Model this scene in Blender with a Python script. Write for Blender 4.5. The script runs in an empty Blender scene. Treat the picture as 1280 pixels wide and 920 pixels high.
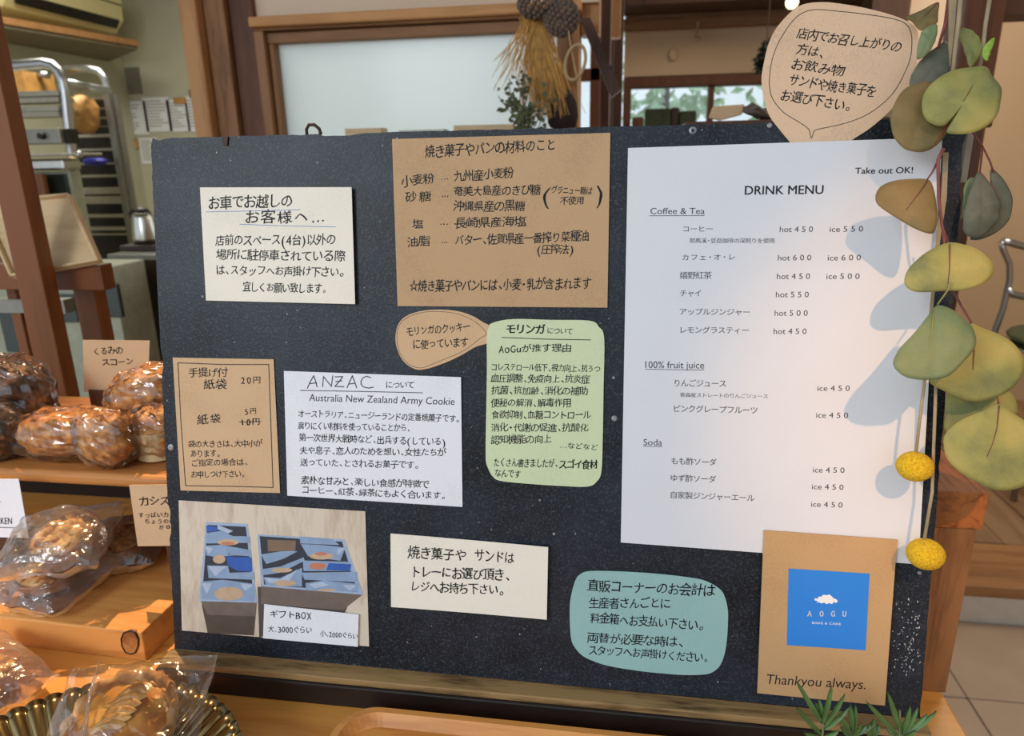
import bpy, math, random
import numpy as np
from mathutils import Vector, Matrix, noise
random.seed(7)
V = Vector
SC = bpy.context.scene
COL = SC.collection

# ------------------------------------------------------------------ camera
CAM = V((0.07366, -0.46489, 1.22748))
F = 880.0
ROT = Matrix(((0.98843444, -0.02537264, 0.14951113),
              (0.15047937, 0.28630199, -0.94624898),
              (-0.0187965, 0.95780342, 0.28680881)))
cd = bpy.data.cameras.new('camera')
cam = bpy.data.objects.new('camera', cd); COL.objects.link(cam)
cd.sensor_fit = 'HORIZONTAL'; cd.sensor_width = 36.0; cd.lens = F / 1280 * 36
cd.clip_start = 0.02; cd.clip_end = 200
cd.dof.use_dof = True; cd.dof.focus_distance = 0.53; cd.dof.aperture_fstop = 10.0
cam.matrix_world = Matrix.Translation(CAM) @ ROT.to_4x4()
SC.camera = cam

# ------------------------------------------------------------------ light
SC.view_settings.view_transform = 'Standard'
SC.view_settings.look = 'None'
SC.view_settings.gamma = 1.0
SC.view_settings.exposure = 0.0
w = bpy.data.worlds.new('daylight'); SC.world = w; w.use_nodes = True
bg = w.node_tree.nodes['Background']
bg.inputs[0].default_value = (0.80, 0.90, 1.0, 1); bg.inputs[1].default_value = 1.10

def aim(o, tgt):
    o.rotation_euler = (V(tgt) - o.location).to_track_quat('-Z', 'Y').to_euler()
def area(name, loc, tgt, sx, sy, power, col):
    l = bpy.data.lights.new(name, 'AREA'); l.shape = 'RECTANGLE'; l.size = sx; l.size_y = sy
    l.energy = power; l.color = col
    o = bpy.data.objects.new(name, l); COL.objects.link(o); o.location = loc; aim(o, tgt); return o
def spot(name, loc, tgt, power, col, ang, blend=0.4, rad=0.02):
    l = bpy.data.lights.new(name, 'SPOT'); l.energy = power; l.color = col
    l.spot_size = math.radians(ang); l.spot_blend = blend; l.shadow_soft_size = rad
    o = bpy.data.objects.new(name, l); COL.objects.link(o); o.location = loc; aim(o, tgt); return o
spot('ceiling_spot_right', (0.34, -1.25, 2.15), (0.31, 0.03, 1.05), 56, (1, .52, .22), 14, 0.9, 0.014)
spot('ceiling_spot_left', (-0.74, 0.62, 2.25), (-0.36, 0.02, 0.85), 120, (1, .64, .33), 30, 0.5, 0.012)
area('shop_window_light', (-1.25, -1.9, 1.95), (-0.15, 0.03, 1.1), 0.75, 0.75, 22, (.88, .95, 1))
area('frosted_window_daylight', (-0.35, 2.25, 1.5), (-0.35, 1.0, 1.45), 1.6, 1.0, 7.5, (.95, .98, 1))
area('kitchen_ceiling_light', (-2.3, 2.6, 2.5), (-2.4, 2.9, 0), 1.0, 0.5, 36, (1, .96, .80))
area('dining_fill_light', (1.4, 1.6, 2.5), (1.3, 1.9, 0), 0.9, 0.9, 26, (1, .84, .66))  # added fill lamp, brightens the dining room walls and floor

# ------------------------------------------------------------------ measuring
def ray(px, py): return ROT @ V(((px - 640) / F, (460 - py) / F, -1))
def at_z(px, py, z): d = ray(px, py); return CAM + d * ((z - CAM.z) / d.z)
def at_y(px, py, y): d = ray(px, py); return CAM + d * ((y - CAM.y) / d.y)
def at_x(px, py, x): d = ray(px, py); return CAM + d * ((x - CAM.x) / d.x)
BN = V((0, -0.983869, 0.178891)); BU = V((0, 0.178891, 0.983869)); BX = V((1, 0, 0))
BO = V((0, 0, 0.824)); BW, BH = 0.6026, 0.4305
def bp(px, py, off=0.0):
    d = ray(px, py); o = BO + BN * off
    return CAM + d * ((o - CAM).dot(BN) / d.dot(BN))

# ------------------------------------------------------------------ helpers
def lin(r, g, b):
    f = lambda c: (c / 255) / 12.92 if c <= 10 else ((c / 255 + .055) / 1.055) ** 2.4
    return (f(r), f(g), f(b), 1)
ORG = {}
def props(o, label=None, cat=None, group=None, kind=None):
    for k, v in (('label', label), ('category', cat), ('group', group), ('kind', kind)):
        if v: o[k] = v
    return o
def thing(name, label, cat, loc, group=None):
    o = bpy.data.objects.new(name, None); COL.objects.link(o); o.location = loc
    o.empty_display_size = .02; ORG[o.name] = V(loc)
    return props(o, label, cat, group)
class MB:
    def __init__(s): s.v = []; s.f = []
    def add(s, vs, fs):
        n = len(s.v); s.v += [V(p) for p in vs]; s.f += [tuple(i + n for i in f) for f in fs]; return s
    def box(s, a, b):
        x0, y0, z0 = a; x1, y1, z1 = b
        return s.add([(x0,y0,z0),(x1,y0,z0),(x1,y1,z0),(x0,y1,z0),(x0,y0,z1),(x1,y0,z1),(x1,y1,z1),(x0,y1,z1)],
                     [(3,2,1,0),(4,5,6,7),(0,1,5,4),(1,2,6,5),(2,3,7,6),(3,0,4,7)])
    def hexa(s, bot, top):      # two quads
        return s.add(list(bot) + list(top), [(3,2,1,0),(4,5,6,7),(0,1,5,4),(1,2,6,5),(2,3,7,6),(3,0,4,7)])
    def prism(s, poly, d):      # flat polygon extruded by vector d
        n = len(poly); d = V(d); p = [V(q) for q in poly]
        return s.add(p + [q + d for q in p], [tuple(range(n))[::-1], tuple(range(n, 2*n))] +
                     [(i, (i+1) % n, (i+1) % n + n, i + n) for i in range(n)])
    def tube(s, path, r, n=8, cap=True):
        P = [V(p) for p in path]; rs = r if isinstance(r, (list, tuple)) else [r]*len(P)
        prev = None; base = len(s.v)
        for i, p in enumerate(P):
            t = (P[min(i+1, len(P)-1)] - P[max(i-1, 0)]).normalized()
            if prev is None:
                a = t.orthogonal().normalized()
            else:
                a = (prev - t * prev.dot(t)).normalized()
            prev = a; b = t.cross(a)
            for k in range(n):
                an = 2*math.pi*k/n; s.v.append(p + (a*math.cos(an) + b*math.sin(an)) * rs[i])
        for i in range(len(P)-1):
            for k in range(n):
                s.f.append((base+i*n+k, base+i*n+(k+1) % n, base+(i+1)*n+(k+1) % n, base+(i+1)*n+k))
        if cap:
            s.f.append(tuple(base+k for k in range(n))[::-1]); e = base+(len(P)-1)*n
            s.f.append(tuple(e+k for k in range(n)))
        return s
    def lathe(s, c, prof, n=32, axis=None):   # prof: (r, h)
        c = V(c); base = len(s.v)
        ax = V(axis or (0,0,1)).normalized(); a = ax.orthogonal().normalized(); b = ax.cross(a)
        for r, h in prof:
            for k in range(n):
                an = 2*math.pi*k/n; s.v.append(c + (a*math.cos(an)+b*math.sin(an))*r + ax*h)
        for i in range(len(prof)-1):
            for k in range(n):
                s.f.append((base+i*n+k, base+i*n+(k+1) % n, base+(i+1)*n+(k+1) % n, base+(i+1)*n+k))
        s.f.append(tuple(base+k for k in range(n))[::-1]); e = base+(len(prof)-1)*n
        s.f.append(tuple(e+k for k in range(n)))
        return s
    def sphere(s, c, r, nu=16, nv=10, fn=None, M=None):
        c = V(c); r = V(r) if not isinstance(r, (int, float)) else V((r, r, r)); base = len(s.v)
        for j in range(nv+1):
            th = math.pi*j/nv
            for i in range(nu):
                ph = 2*math.pi*i/nu
                d = V((math.sin(th)*math.cos(ph), math.sin(th)*math.sin(ph), math.cos(th)))
                k = fn(d) if fn else 1
                q = V((d.x*r.x*k, d.y*r.y*k, d.z*r.z*k))
                s.v.append(c + ((M @ q) if M else q))
        for j in range(nv):
            for i in range(nu):
                s.f.append((base+j*nu+i, base+(j+1)*nu+i, base+(j+1)*nu+(i+1) % nu, base+j*nu+(i+1) % nu))
        return s
    def grid(s, fn, nu, nv):
        base = len(s.v)
        for j in range(nv+1):
            for i in range(nu+1): s.v.append(V(fn(i/nu, j/nv)))
        for j in range(nv):
            for i in range(nu):
                a = base+j*(nu+1)+i; s.f.append((a, a+1, a+nu+2, a+nu+1))
        return s
def part(name, mb, mat, parent=None, smooth=False, bevel=0, kind=None, label=None, seg=2):
    me = bpy.data.meshes.new(name)
    org = ORG[parent.name] if parent is not None else V((0, 0, 0))
    me.from_pydata([tuple(v - org) for v in mb.v], [], mb.f); me.update()
    me.materials.append(mat)
    o = bpy.data.objects.new(name, me); COL.objects.link(o)
    if parent is not None: o.parent = parent; ORG[o.name] = org
    if smooth:
        for p in me.polygons: p.use_smooth = True
    if bevel:
        m = o.modifiers.new('b', 'BEVEL'); m.width = bevel; m.segments = seg; m.limit_method = 'ANGLE'
        m.angle_limit = math.radians(40)
    if kind: o['kind'] = kind
    if label: o['label'] = label
    return o
def solo(name, mb, mat, label, cat, group=None, **k):    # a thing that is one mesh, origin at its base
    c = V((sum(v.x for v in mb.v)/len(mb.v), sum(v.y for v in mb.v)/len(mb.v), min(v.z for v in mb.v)))
    mb.v = [v - c for v in mb.v]
    o = part(name, mb, mat, None, **k); o.location = c; ORG[o.name] = c
    return props(o, label, cat, group)
def struct(name, mb, mat, **k):
    o = part(name, mb, mat, None, **k); ORG[o.name] = V((0,0,0)); o['kind'] = 'structure'; return o

# ------------------------------------------------------------------ materials
def newmat(name):
    m = bpy.data.materials.new(name); m.use_nodes = True
    nt = m.node_tree; return m, nt, nt.nodes['Principled BSDF']
def N(nt, t, **k):
    n = nt.nodes.new(t)
    for a, b in k.items():
        if a.startswith('_'): setattr(n, a[1:], b)
        else: n.inputs[a.replace('_', ' ')].default_value = b
    return n
def coords(nt, sc=(1, 1, 1)):
    tc = N(nt, 'ShaderNodeTexCoord'); mp = N(nt, 'ShaderNodeMapping'); mp.inputs['Scale'].default_value = sc
    nt.links.new(tc.outputs['Object'], mp.inputs[0]); return mp.outputs[0]
def ramp(nt, src, stops):
    r = N(nt, 'ShaderNodeValToRGB'); e = r.color_ramp.elements
    while len(e) < len(stops): e.new(.5)
    for i, (p, c) in enumerate(stops): e[i].position = p; e[i].color = c
    nt.links.new(src, r.inputs[0]); return r.outputs[0]
def bump(nt, src, bs, strength=.3, dist=.001):
    b = N(nt, 'ShaderNodeBump'); b.inputs['Strength'].default_value = strength; b.inputs['Distance'].default_value = dist
    nt.links.new(src, b.inputs['Height']); nt.links.new(b.outputs[0], bs.inputs['Normal'])
def plain(name, c, rough=.6, metal=0, var=.12, vs=30, bmp=0, spec=.5):
    m, nt, b = newmat(name); co = coords(nt)
    n = N(nt, 'ShaderNodeTexNoise'); n.inputs['Scale'].default_value = vs; n.inputs['Detail'].default_value = 4
    nt.links.new(co, n.inputs[0])
    d = tuple(x*(1-var) for x in c[:3]) + (1,); l = tuple(min(1, x*(1+var)) for x in c[:3]) + (1,)
    nt.links.new(ramp(nt, n.outputs[0], [(.3, d), (.7, l)]), b.inputs['Base Color'])
    b.inputs['Roughness'].default_value = rough; b.inputs['Metallic'].default_value = metal
    b.inputs['Specular IOR Level'].default_value = spec
    if bmp: bump(nt, n.outputs[0], b, bmp)
    return m
def wood(name, c1, c2, axis='X', freq=1.0, rough=.5, dist=2.0, dark=None):
    m, nt, b = newmat(name)
    sc = {'X': (1.5, 14, 14), 'Y': (14, 1.5, 14), 'Z': (14, 14, 1.5)}[axis]
    co = coords(nt, tuple(s*freq for s in sc))
    n = N(nt, 'ShaderNodeTexNoise'); n.inputs['Scale'].default_value = 1.6; n.inputs['Detail'].default_value = 7
    n.inputs['Distortion'].default_value = dist*.3; nt.links.new(co, n.inputs[0])
    w_ = N(nt, 'ShaderNodeTexNoise'); w_.inputs['Scale'].default_value = 9; w_.inputs['Detail'].default_value = 3
    nt.links.new(co, w_.inputs[0])
    mx = N(nt, 'ShaderNodeMath', _operation='MULTIPLY_ADD'); mx.inputs[1].default_value = .35
    nt.links.new(w_.outputs[0], mx.inputs[0]); nt.links.new(n.outputs[0], mx.inputs[2])
    st = [(.42, c1), (.72, c2)]
    if dark: st = [(.38, dark), (.47, c1), (.75, c2)]
    nt.links.new(ramp(nt, mx.outputs[0], st), b.inputs['Base Color'])
    b.inputs['Roughness'].default_value = rough
    bump(nt, mx.outputs[0], b, .15, .0006)
    return m
def paper(name, c, fibre=0.04, rough=.75):
    m, nt, b = newmat(name); co = coords(nt)
    n = N(nt, 'ShaderNodeTexNoise'); n.inputs['Scale'].default_value = 900; n.inputs['Detail'].default_value = 3
    n2 = N(nt, 'ShaderNodeTexNoise'); n2.inputs['Scale'].default_value = 22; n2.inputs['Detail'].default_value = 3
    nt.links.new(co, n.inputs[0]); nt.links.new(co, n2.inputs[0])
    a = N(nt, 'ShaderNodeMath', _operation='ADD'); nt.links.new(n.outputs[0], a.inputs[0]); nt.links.new(n2.outputs[0], a.inputs[1])
    d = tuple(x*(1-fibre*1.5) for x in c[:3]) + (1,); l = tuple(min(1, x*(1+fibre)) for x in c[:3]) + (1,)
    nt.links.new(ramp(nt, a.outputs[0], [(.75, d), (1.0, l)] if False else [(.7, d), (1.0, l)]), b.inputs['Base Color'])
    b.inputs['Roughness'].default_value = rough; b.inputs['Specular IOR Level'].default_value = .25
    bump(nt, n2.outputs[0], b, .25, .002)
    return m
def film(name, milk=.0, base=.10, rough=.06, sc=60):
    m, nt, b = newmat(name); nt.nodes.remove(b); out = nt.nodes['Material Output']
    co = coords(nt); n = N(nt, 'ShaderNodeTexNoise'); n.inputs['Scale'].default_value = sc; n.inputs['Detail'].default_value = 3
    n.inputs['Distortion'].default_value = 1.5; nt.links.new(co, n.inputs[0])
    bm = N(nt, 'ShaderNodeBump'); bm.inputs['Strength'].default_value = .8; bm.inputs['Distance'].default_value = .004
    nt.links.new(n.outputs[0], bm.inputs['Height'])
    t = N(nt, 'ShaderNodeBsdfTransparent'); t.inputs[0].default_value = (.97, .97, .96, 1)
    g = N(nt, 'ShaderNodeBsdfGlossy'); g.inputs['Roughness'].default_value = rough; g.inputs[0].default_value = (1, 1, 1, 1)
    nt.links.new(bm.outputs[0], g.inputs['Normal'])
    lw = N(nt, 'ShaderNodeFresnel'); lw.inputs[0].default_value = 1.45; nt.links.new(bm.outputs[0], lw.inputs['Normal'])
    f = N(nt, 'ShaderNodeMath', _operation='MULTIPLY_ADD'); f.inputs[1].default_value = 1.1; f.inputs[2].default_value = base
    nt.links.new(lw.outputs[0], f.inputs[0]); f.use_clamp = True
    mx = N(nt, 'ShaderNodeMixShader'); nt.links.new(f.outputs[0], mx.inputs[0]); nt.links.new(t.outputs[0], mx.inputs[1]); nt.links.new(g.outputs[0], mx.inputs[2])
    if milk:
        d = N(nt, 'ShaderNodeBsdfDiffuse'); d.inputs[0].default_value = (.85, .83, .80, 1)
        tl = N(nt, 'ShaderNodeBsdfTranslucent'); tl.inputs[0].default_value = (.85, .83, .80, 1)
        m1 = N(nt, 'ShaderNodeMixShader'); m1.inputs[0].default_value = .5
        nt.links.new(d.outputs[0], m1.inputs[1]); nt.links.new(tl.outputs[0], m1.inputs[2])
        m2 = N(nt, 'ShaderNodeMixShader'); m2.inputs[0].default_value = milk
        nt.links.new(mx.outputs[0], m2.inputs[1]); nt.links.new(m1.outputs[0], m2.inputs[2]); mx = m2
    nt.links.new(mx.outputs[0], out.inputs[0]); return m
def spotted(name, c1, c2, c3, scale=60, rough=.55, bmp=.6):
    m, nt, b = newmat(name); co = coords(nt)
    n = N(nt, 'ShaderNodeTexNoise'); n.inputs['Scale'].default_value = scale; n.inputs['Detail'].default_value = 6
    nt.links.new(co, n.inputs[0])
    nt.links.new(ramp(nt, n.outputs[0], [(.34, c1), (.5, c2), (.66, c3)]), b.inputs['Base Color'])
    b.inputs['Roughness'].default_value = rough; bump(nt, n.outputs[0], b, bmp, .003); return m
def emit(name, c, s):
    m, nt, b = newmat(name); b.inputs['Emission Color'].default_value = c; b.inputs['Emission Strength'].default_value = s; return m

def chalk_mat():
    m, nt, b = newmat('worn_slate_paint'); co = coords(nt)
    n = N(nt, 'ShaderNodeTexNoise'); n.inputs['Scale'].default_value = 7; n.inputs['Detail'].default_value = 9; n.inputs['Roughness'].default_value = .7
    nt.links.new(co, n.inputs[0])
    c1 = ramp(nt, n.outputs[0], [(.38, (.003, .005, .008, 1)), (.66, (.022, .030, .044, 1))])
    sp = N(nt, 'ShaderNodeTexNoise'); sp.inputs['Scale'].default_value = 620; sp.inputs['Detail'].default_value = 4; nt.links.new(co, sp.inputs[0])
    s1 = ramp(nt, sp.outputs[0], [(.50, (0, 0, 0, 1)), (.78, (1, 1, 1, 1))])
    sp2 = N(nt, 'ShaderNodeTexNoise'); sp2.inputs['Scale'].default_value = 170; sp2.inputs['Detail'].default_value = 5; nt.links.new(co, sp2.inputs[0])
    s2 = ramp(nt, sp2.outputs[0], [(.73, (0, 0, 0, 1)), (.76, (1, 1, 1, 1))])
    mx = N(nt, 'ShaderNodeMixRGB', _blend_type='MIX'); nt.links.new(s1, mx.inputs[0]); nt.links.new(c1, mx.inputs[1]); mx.inputs[2].default_value = (.06, .07, .092, 1)
    mx2 = N(nt, 'ShaderNodeMixRGB', _blend_type='MIX'); nt.links.new(s2, mx2.inputs[0]); nt.links.new(mx.outputs[0], mx2.inputs[1]); mx2.inputs[2].default_value = (.30, .33, .35, 1)
    nt.links.new(mx2.outputs[0], b.inputs['Base Color'])
    b.inputs['Roughness'].default_value = .42; b.inputs['Specular IOR Level'].default_value = .30
    bump(nt, sp.outputs[0], b, .3, .0006); return m
def edge_mat():
    m, nt, b = newmat('chipped_board_edge'); co = coords(nt)
    n = N(nt, 'ShaderNodeTexNoise'); n.inputs['Scale'].default_value = 90; n.inputs['Detail'].default_value = 4; nt.links.new(co, n.inputs[0])
    nt.links.new(ramp(nt, n.outputs[0], [(.45, (.012, .014, .018, 1)), (.56, (.10, .085, .07, 1)), (.66, (.45, .38, .28, 1))]), b.inputs['Base Color']); return m

M = {}
M['slate'] = chalk_mat(); M['edge'] = edge_mat()
M['ink'] = plain('black_marker_ink', (.012, .011, .014, 1), .6, var=.3)
M['blueink'] = plain('blue_pencil', lin(70, 120, 190), .6)
M['print'] = plain('printed_text', (.03, .03, .035, 1), .6)
M['cream'] = paper('cream_card', lin(238, 232, 217))
M['white'] = paper('white_paper', lin(232, 234, 240))
M['menu'] = paper('menu_paper', lin(224, 227, 233), .01, .6)
M['kraft'] = paper('kraft_paper', lin(190, 157, 120), .07)
M['kraft2'] = paper('kraft_card_light', lin(208, 174, 136), .06)
M['bubble'] = paper('pale_brown_card', lin(224, 190, 158), .08)
M['green'] = paper('pale_green_paper', lin(206, 219, 180))
M['teal'] = paper('teal_paper', lin(150, 189, 186))
M['bag'] = paper('brown_bag_paper', lin(194, 158, 114), .06)
M['sticker'] = plain('blue_sticker', lin(48, 138, 232), .4, var=.02)
M['stickwhite'] = plain('sticker_white_print', (.95, .95, .95, 1), .5, var=.0)
M['table'] = wood('golden_pine', lin(205, 130, 48), lin(238, 172, 86), 'X', 1.3, .42)
M['block'] = wood('pine_block', lin(190, 118, 52), lin(226, 160, 88), 'X', 1.6, .45)
M['shelfwood'] = wood('old_board_wood', lin(140, 82, 36), lin(196, 132, 72), 'X', 1.2, .4)
M['traywood'] = wood('acacia_tray', lin(180, 108, 42), lin(222, 152, 76), 'X', 2.2, .4)
M['ledge'] = wood('worn_gilt_ledge', lin(92, 68, 38), lin(164, 132, 86), 'X', 5, .6, dark=lin(40, 32, 22))
M['blackwood'] = plain('black_stained_wood', lin(30, 22, 20), .45, var=.3, vs=20)
M['cedar'] = wood('cedar_post', lin(92, 58, 32), lin(146, 102, 62), 'Z', 3.0, .6)
M['cedarY'] = wood('cedar_beam', lin(88, 46, 18), lin(170, 100, 46), 'Y', 5.0, .6)
M['redwood'] = wood('red_brown_timber', lin(74, 40, 20), lin(104, 60, 34), 'Z', 1.0, .6)
M['darkwood'] = wood('dark_timber', lin(52, 32, 22), lin(84, 52, 34), 'Z', 1.0, .6)
M['tanwood'] = wood('tan_timber', lin(150, 100, 58), lin(188, 138, 86), 'Z', 1.0, .6)
M['tanwoodX'] = wood('tan_lintel', lin(170, 118, 66), lin(205, 150, 92), 'X', .8, .6)
M['frameX'] = wood('window_frame_wood', lin(110, 74, 42), lin(146, 102, 62), 'X', .8, .6)
M['frameZ'] = wood('window_frame_wood_upright', lin(110, 74, 42), lin(150, 106, 66), 'Z', .8, .6)
M['palewood'] = wood('pale_tray_wood', lin(196, 166, 122), lin(222, 194, 150), 'X', 1.2, .5)
M['standwood'] = wood('orange_stand_wood', lin(98, 54, 22), lin(128, 74, 34), 'Z', 1.0, .5)
M['plank'] = wood('grey_brown_plank', lin(118, 88, 62), lin(160, 128, 96), 'Y', .5, .5, dark=lin(60, 40, 28))
M['nosing'] = wood('step_nosing_wood', lin(140, 96, 58), lin(176, 128, 84), 'X', .8, .5)
M['tile'] = plain('beige_floor_tile', lin(186, 164, 142), .5, var=.08, vs=9)
M['grout'] = plain('grey_grout', lin(118, 104, 90), .9)
M['riser'] = plain('white_plaster_riser', lin(222, 216, 204), .8, var=.05)
M['wallk'] = plain('kitchen_plaster', lin(192, 190, 168), .85, var=.03, vs=3)
M['wallb'] = plain('beige_plaster', lin(202, 176, 144), .85, var=.03, vs=3)
M['wallw'] = plain('cream_plaster', lin(222, 200, 176), .85, var=.03, vs=3)
M['ceil'] = plain('grey_ceiling', lin(140, 132, 120), .9, var=.04, vs=3)
M['steel'] = plain('brushed_steel', lin(190, 188, 180), .28, 1, .06)
M['alu'] = plain('aluminium_tube', lin(190, 192, 196), .3, 1, .05)
M['greymetal'] = plain('dull_grey_metal', lin(150, 148, 138), .45, .6, .08)
M['darkpan'] = plain('dark_baking_pan', lin(40, 34, 30), .5, .4)
M['lightpan'] = plain('light_tray_edge', lin(176, 172, 156), .5, .2)
M['acwhite'] = plain('aged_white_plastic', lin(226, 214, 160), .45, var=.03)
M['dark'] = plain('near_black', lin(24, 20, 18), .5)
M['counterbrown'] = plain('dark_brown_cabinet', lin(50, 32, 22), .5)
M['countertop'] = plain('grey_countertop', lin(120, 120, 108), .3)
M['cabwhite'] = plain('pale_green_cabinet', lin(168, 172, 150), .5)
M['glassdark'] = plain('dark_glass', lin(50, 56, 50), .15)
M['breadbag'] = plain('tan_bread', lin(190, 140, 78), .5, var=.25, vs=20)
M['bluething'] = plain('blue_plastic', lin(50, 50, 160), .5)
M['brass'] = plain('antique_bronze', lin(150, 132, 92), .24, 1, .18, 40)
M['film'] = film('clear_cellophane', .02, .05, .10, 30)
M['film2'] = film('milky_cellophane', .11, .05, .12, 40)
M['scone'] = spotted('baked_scone', lin(150, 92, 40), lin(192, 130, 64), lin(224, 170, 100), 120)
M['sconedark'] = spotted('dark_loaf', lin(40, 22, 12), lin(84, 46, 22), lin(130, 78, 40), 70)
M['crust'] = spotted('pie_crust', lin(170, 110, 52), lin(212, 160, 98), lin(232, 190, 132), 60)
M['custard'] = spotted('pie_filling', lin(168, 96, 24), lin(208, 142, 54), lin(226, 172, 86), 45, .35)
M['apple'] = spotted('baked_apple', lin(206, 150, 70), lin(228, 182, 104), lin(238, 204, 140), 30, .35, .2)
M['crumble'] = spotted('crumble_topping', lin(150, 92, 36), lin(214, 160, 84), lin(238, 200, 132), 80)
M['tartcase'] = spotted('tart_case', lin(110, 62, 30), lin(150, 94, 50), lin(180, 120, 70), 60)
M['cuppaper'] = plain('paper_baking_cup', lin(206, 180, 136), .7)
M['leafA'] = None
M['stemred'] = plain('red_brown_stem', lin(120, 66, 62), .6, var=.2, vs=80)
M['stemtan'] = plain('dry_tan_stem', lin(164, 148, 116), .7, var=.15, vs=80)
M['yellow'] = spotted('yellow_craspedia', lin(210, 158, 10), lin(242, 198, 24), lin(250, 214, 50), 900, .8, .8)
M['rosemary'] = plain('rosemary_green', lin(88, 120, 66), .45, var=.3, vs=60)
M['rosestem'] = plain('rosemary_stem', lin(120, 120, 84), .6)
M['terracotta'] = plain('terracotta_pot', lin(150, 84, 54), .8)
M['bush'] = plain('bush_leaf', lin(84, 92, 58), .6, var=.3)
M['darkleaf'] = plain('dark_leaf', lin(46, 56, 36), .6, var=.3)
M['straw'] = plain('dried_straw', lin(206, 158, 84), .7, var=.25, vs=60)
M['pod'] = plain('dried_grey_pod', lin(104, 88, 78), .8, var=.3, vs=90)
M['cloth'] = plain('dark_cloth', lin(46, 34, 34), .9)
M['rattan'] = plain('rattan_ring', lin(176, 152, 112), .6)
M['rust'] = plain('rusty_iron', lin(70, 52, 42), .6, .5, .3, 60)
M['screw'] = plain('painted_screw_head', lin(150, 154, 158), .4, .5)
M['outleaf'] = plain('garden_foliage', lin(196, 222, 188), .7, var=.25, vs=6)

def leafmat(name, a, b_, c):
    m, nt, b = newmat(name); co = coords(nt)
    n = N(nt, 'ShaderNodeTexNoise'); n.inputs['Scale'].default_value = 28; n.inputs['Detail'].default_value = 5
    n2 = N(nt, 'ShaderNodeTexNoise'); n2.inputs['Scale'].default_value = 500; n2.inputs['Detail'].default_value = 2
    nt.links.new(co, n.inputs[0]); nt.links.new(co, n2.inputs[0])
    ad = N(nt, 'ShaderNodeMath', _operation='MULTIPLY_ADD'); ad.inputs[1].default_value = .12
    nt.links.new(n2.outputs[0], ad.inputs[0]); nt.links.new(n.outputs[0], ad.inputs[2])
    nt.links.new(ramp(nt, ad.outputs[0], [(.40, a), (.56, b_), (.74, c)]), b.inputs['Base Color'])
    b.inputs['Roughness'].default_value = .6; bump(nt, n2.outputs[0], b, .12, .0004)
    tr = N(nt, 'ShaderNodeBsdfTranslucent'); tr.inputs[0].default_value = b_
    mx = N(nt, 'ShaderNodeMixShader'); mx.inputs[0].default_value = .15
    nt.links.new(b.outputs[0], mx.inputs[1]); nt.links.new(tr.outputs[0], mx.inputs[2])
    nt.links.new(mx.outputs[0], nt.nodes['Material Output'].inputs[0]); return m
M['leafyel'] = leafmat('olive_yellow_leaf', lin(122, 130, 84), lin(160, 160, 92), lin(186, 172, 98))
M['leafbrn'] = leafmat('olive_brown_leaf', lin(104, 98, 62), lin(138, 118, 72), lin(158, 128, 80))
M['leafgrn'] = leafmat('sage_green_leaf', lin(104, 128, 96), lin(126, 144, 102), lin(150, 156, 108))
M['leafgry'] = leafmat('dusky_grey_leaf', lin(76, 86, 76), lin(98, 104, 90), lin(116, 112, 96))
M['leafnew'] = leafmat('fresh_green_leaf', lin(120, 160, 50), lin(150, 186, 64), lin(170, 200, 90))

# frosted glass: diffuse white pane that lets daylight through
def frosted():
    m, nt, b = newmat('frosted_glass'); nt.nodes.remove(b)
    t = N(nt, 'ShaderNodeBsdfTranslucent'); t.inputs[0].default_value = (.76, .82, .82, 1)
    g = N(nt, 'ShaderNodeBsdfGlossy'); g.inputs['Roughness'].default_value = .35
    mx = N(nt, 'ShaderNodeMixShader'); mx.inputs[0].default_value = .08
    nt.links.new(t.outputs[0], mx.inputs[1]); nt.links.new(g.outputs[0], mx.inputs[2])
    nt.links.new(mx.outputs[0], nt.nodes['Material Output'].inputs[0]); return m
M['frost'] = frosted()
def clearglass():
    m, nt, b = newmat('clear_glass'); nt.nodes.remove(b)
    t = N(nt, 'ShaderNodeBsdfTransparent'); t.inputs[0].default_value = (.96, .98, .97, 1)
    g = N(nt, 'ShaderNodeBsdfGlossy'); g.inputs['Roughness'].default_value = .02
    mx = N(nt, 'ShaderNodeMixShader'); mx.inputs[0].default_value = .06
    nt.links.new(t.outputs[0], mx.inputs[1]); nt.links.new(g.outputs[0], mx.inputs[2])
    nt.links.new(mx.outputs[0], nt.nodes['Material Output'].inputs[0]); return m
M['glass'] = clearglass()

# ================================================================== SETTING
TZ = 0.797
fl = struct('floor', MB().box((-3.9, -4.2, -.12), (4.2, 5.2, -.012)), M['grout'])
TL = MB().box((0, 0, 0), (.297, .297, .012)); TL.v = [v - V((0, 0, .012)) for v in TL.v]
tm = None
k = 0
for i in range(17):
    for j in range(17):
        x = -.6 + i*.3 + .0; y = -.77 + j*.3
        if not (.3 < x < 2.3 and .25 < y < 1.33): continue
        if tm is None:
            o = part('tile', TL, M['tile'], fl, bevel=.002, seg=1); tm = o
        else:
            o = tm.copy(); COL.objects.link(o); o.parent = fl
        o.location = (x, y, random.uniform(-.0012, .0006))
b = MB()
b.box((-3.9, -4.2, -.012), (.29, 5.2, -.001)); b.box((.29, -4.2, -.012), (4.2, .42, -.001))
part('tile_field', b, M['tile'], fl, kind='stuff')
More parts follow.
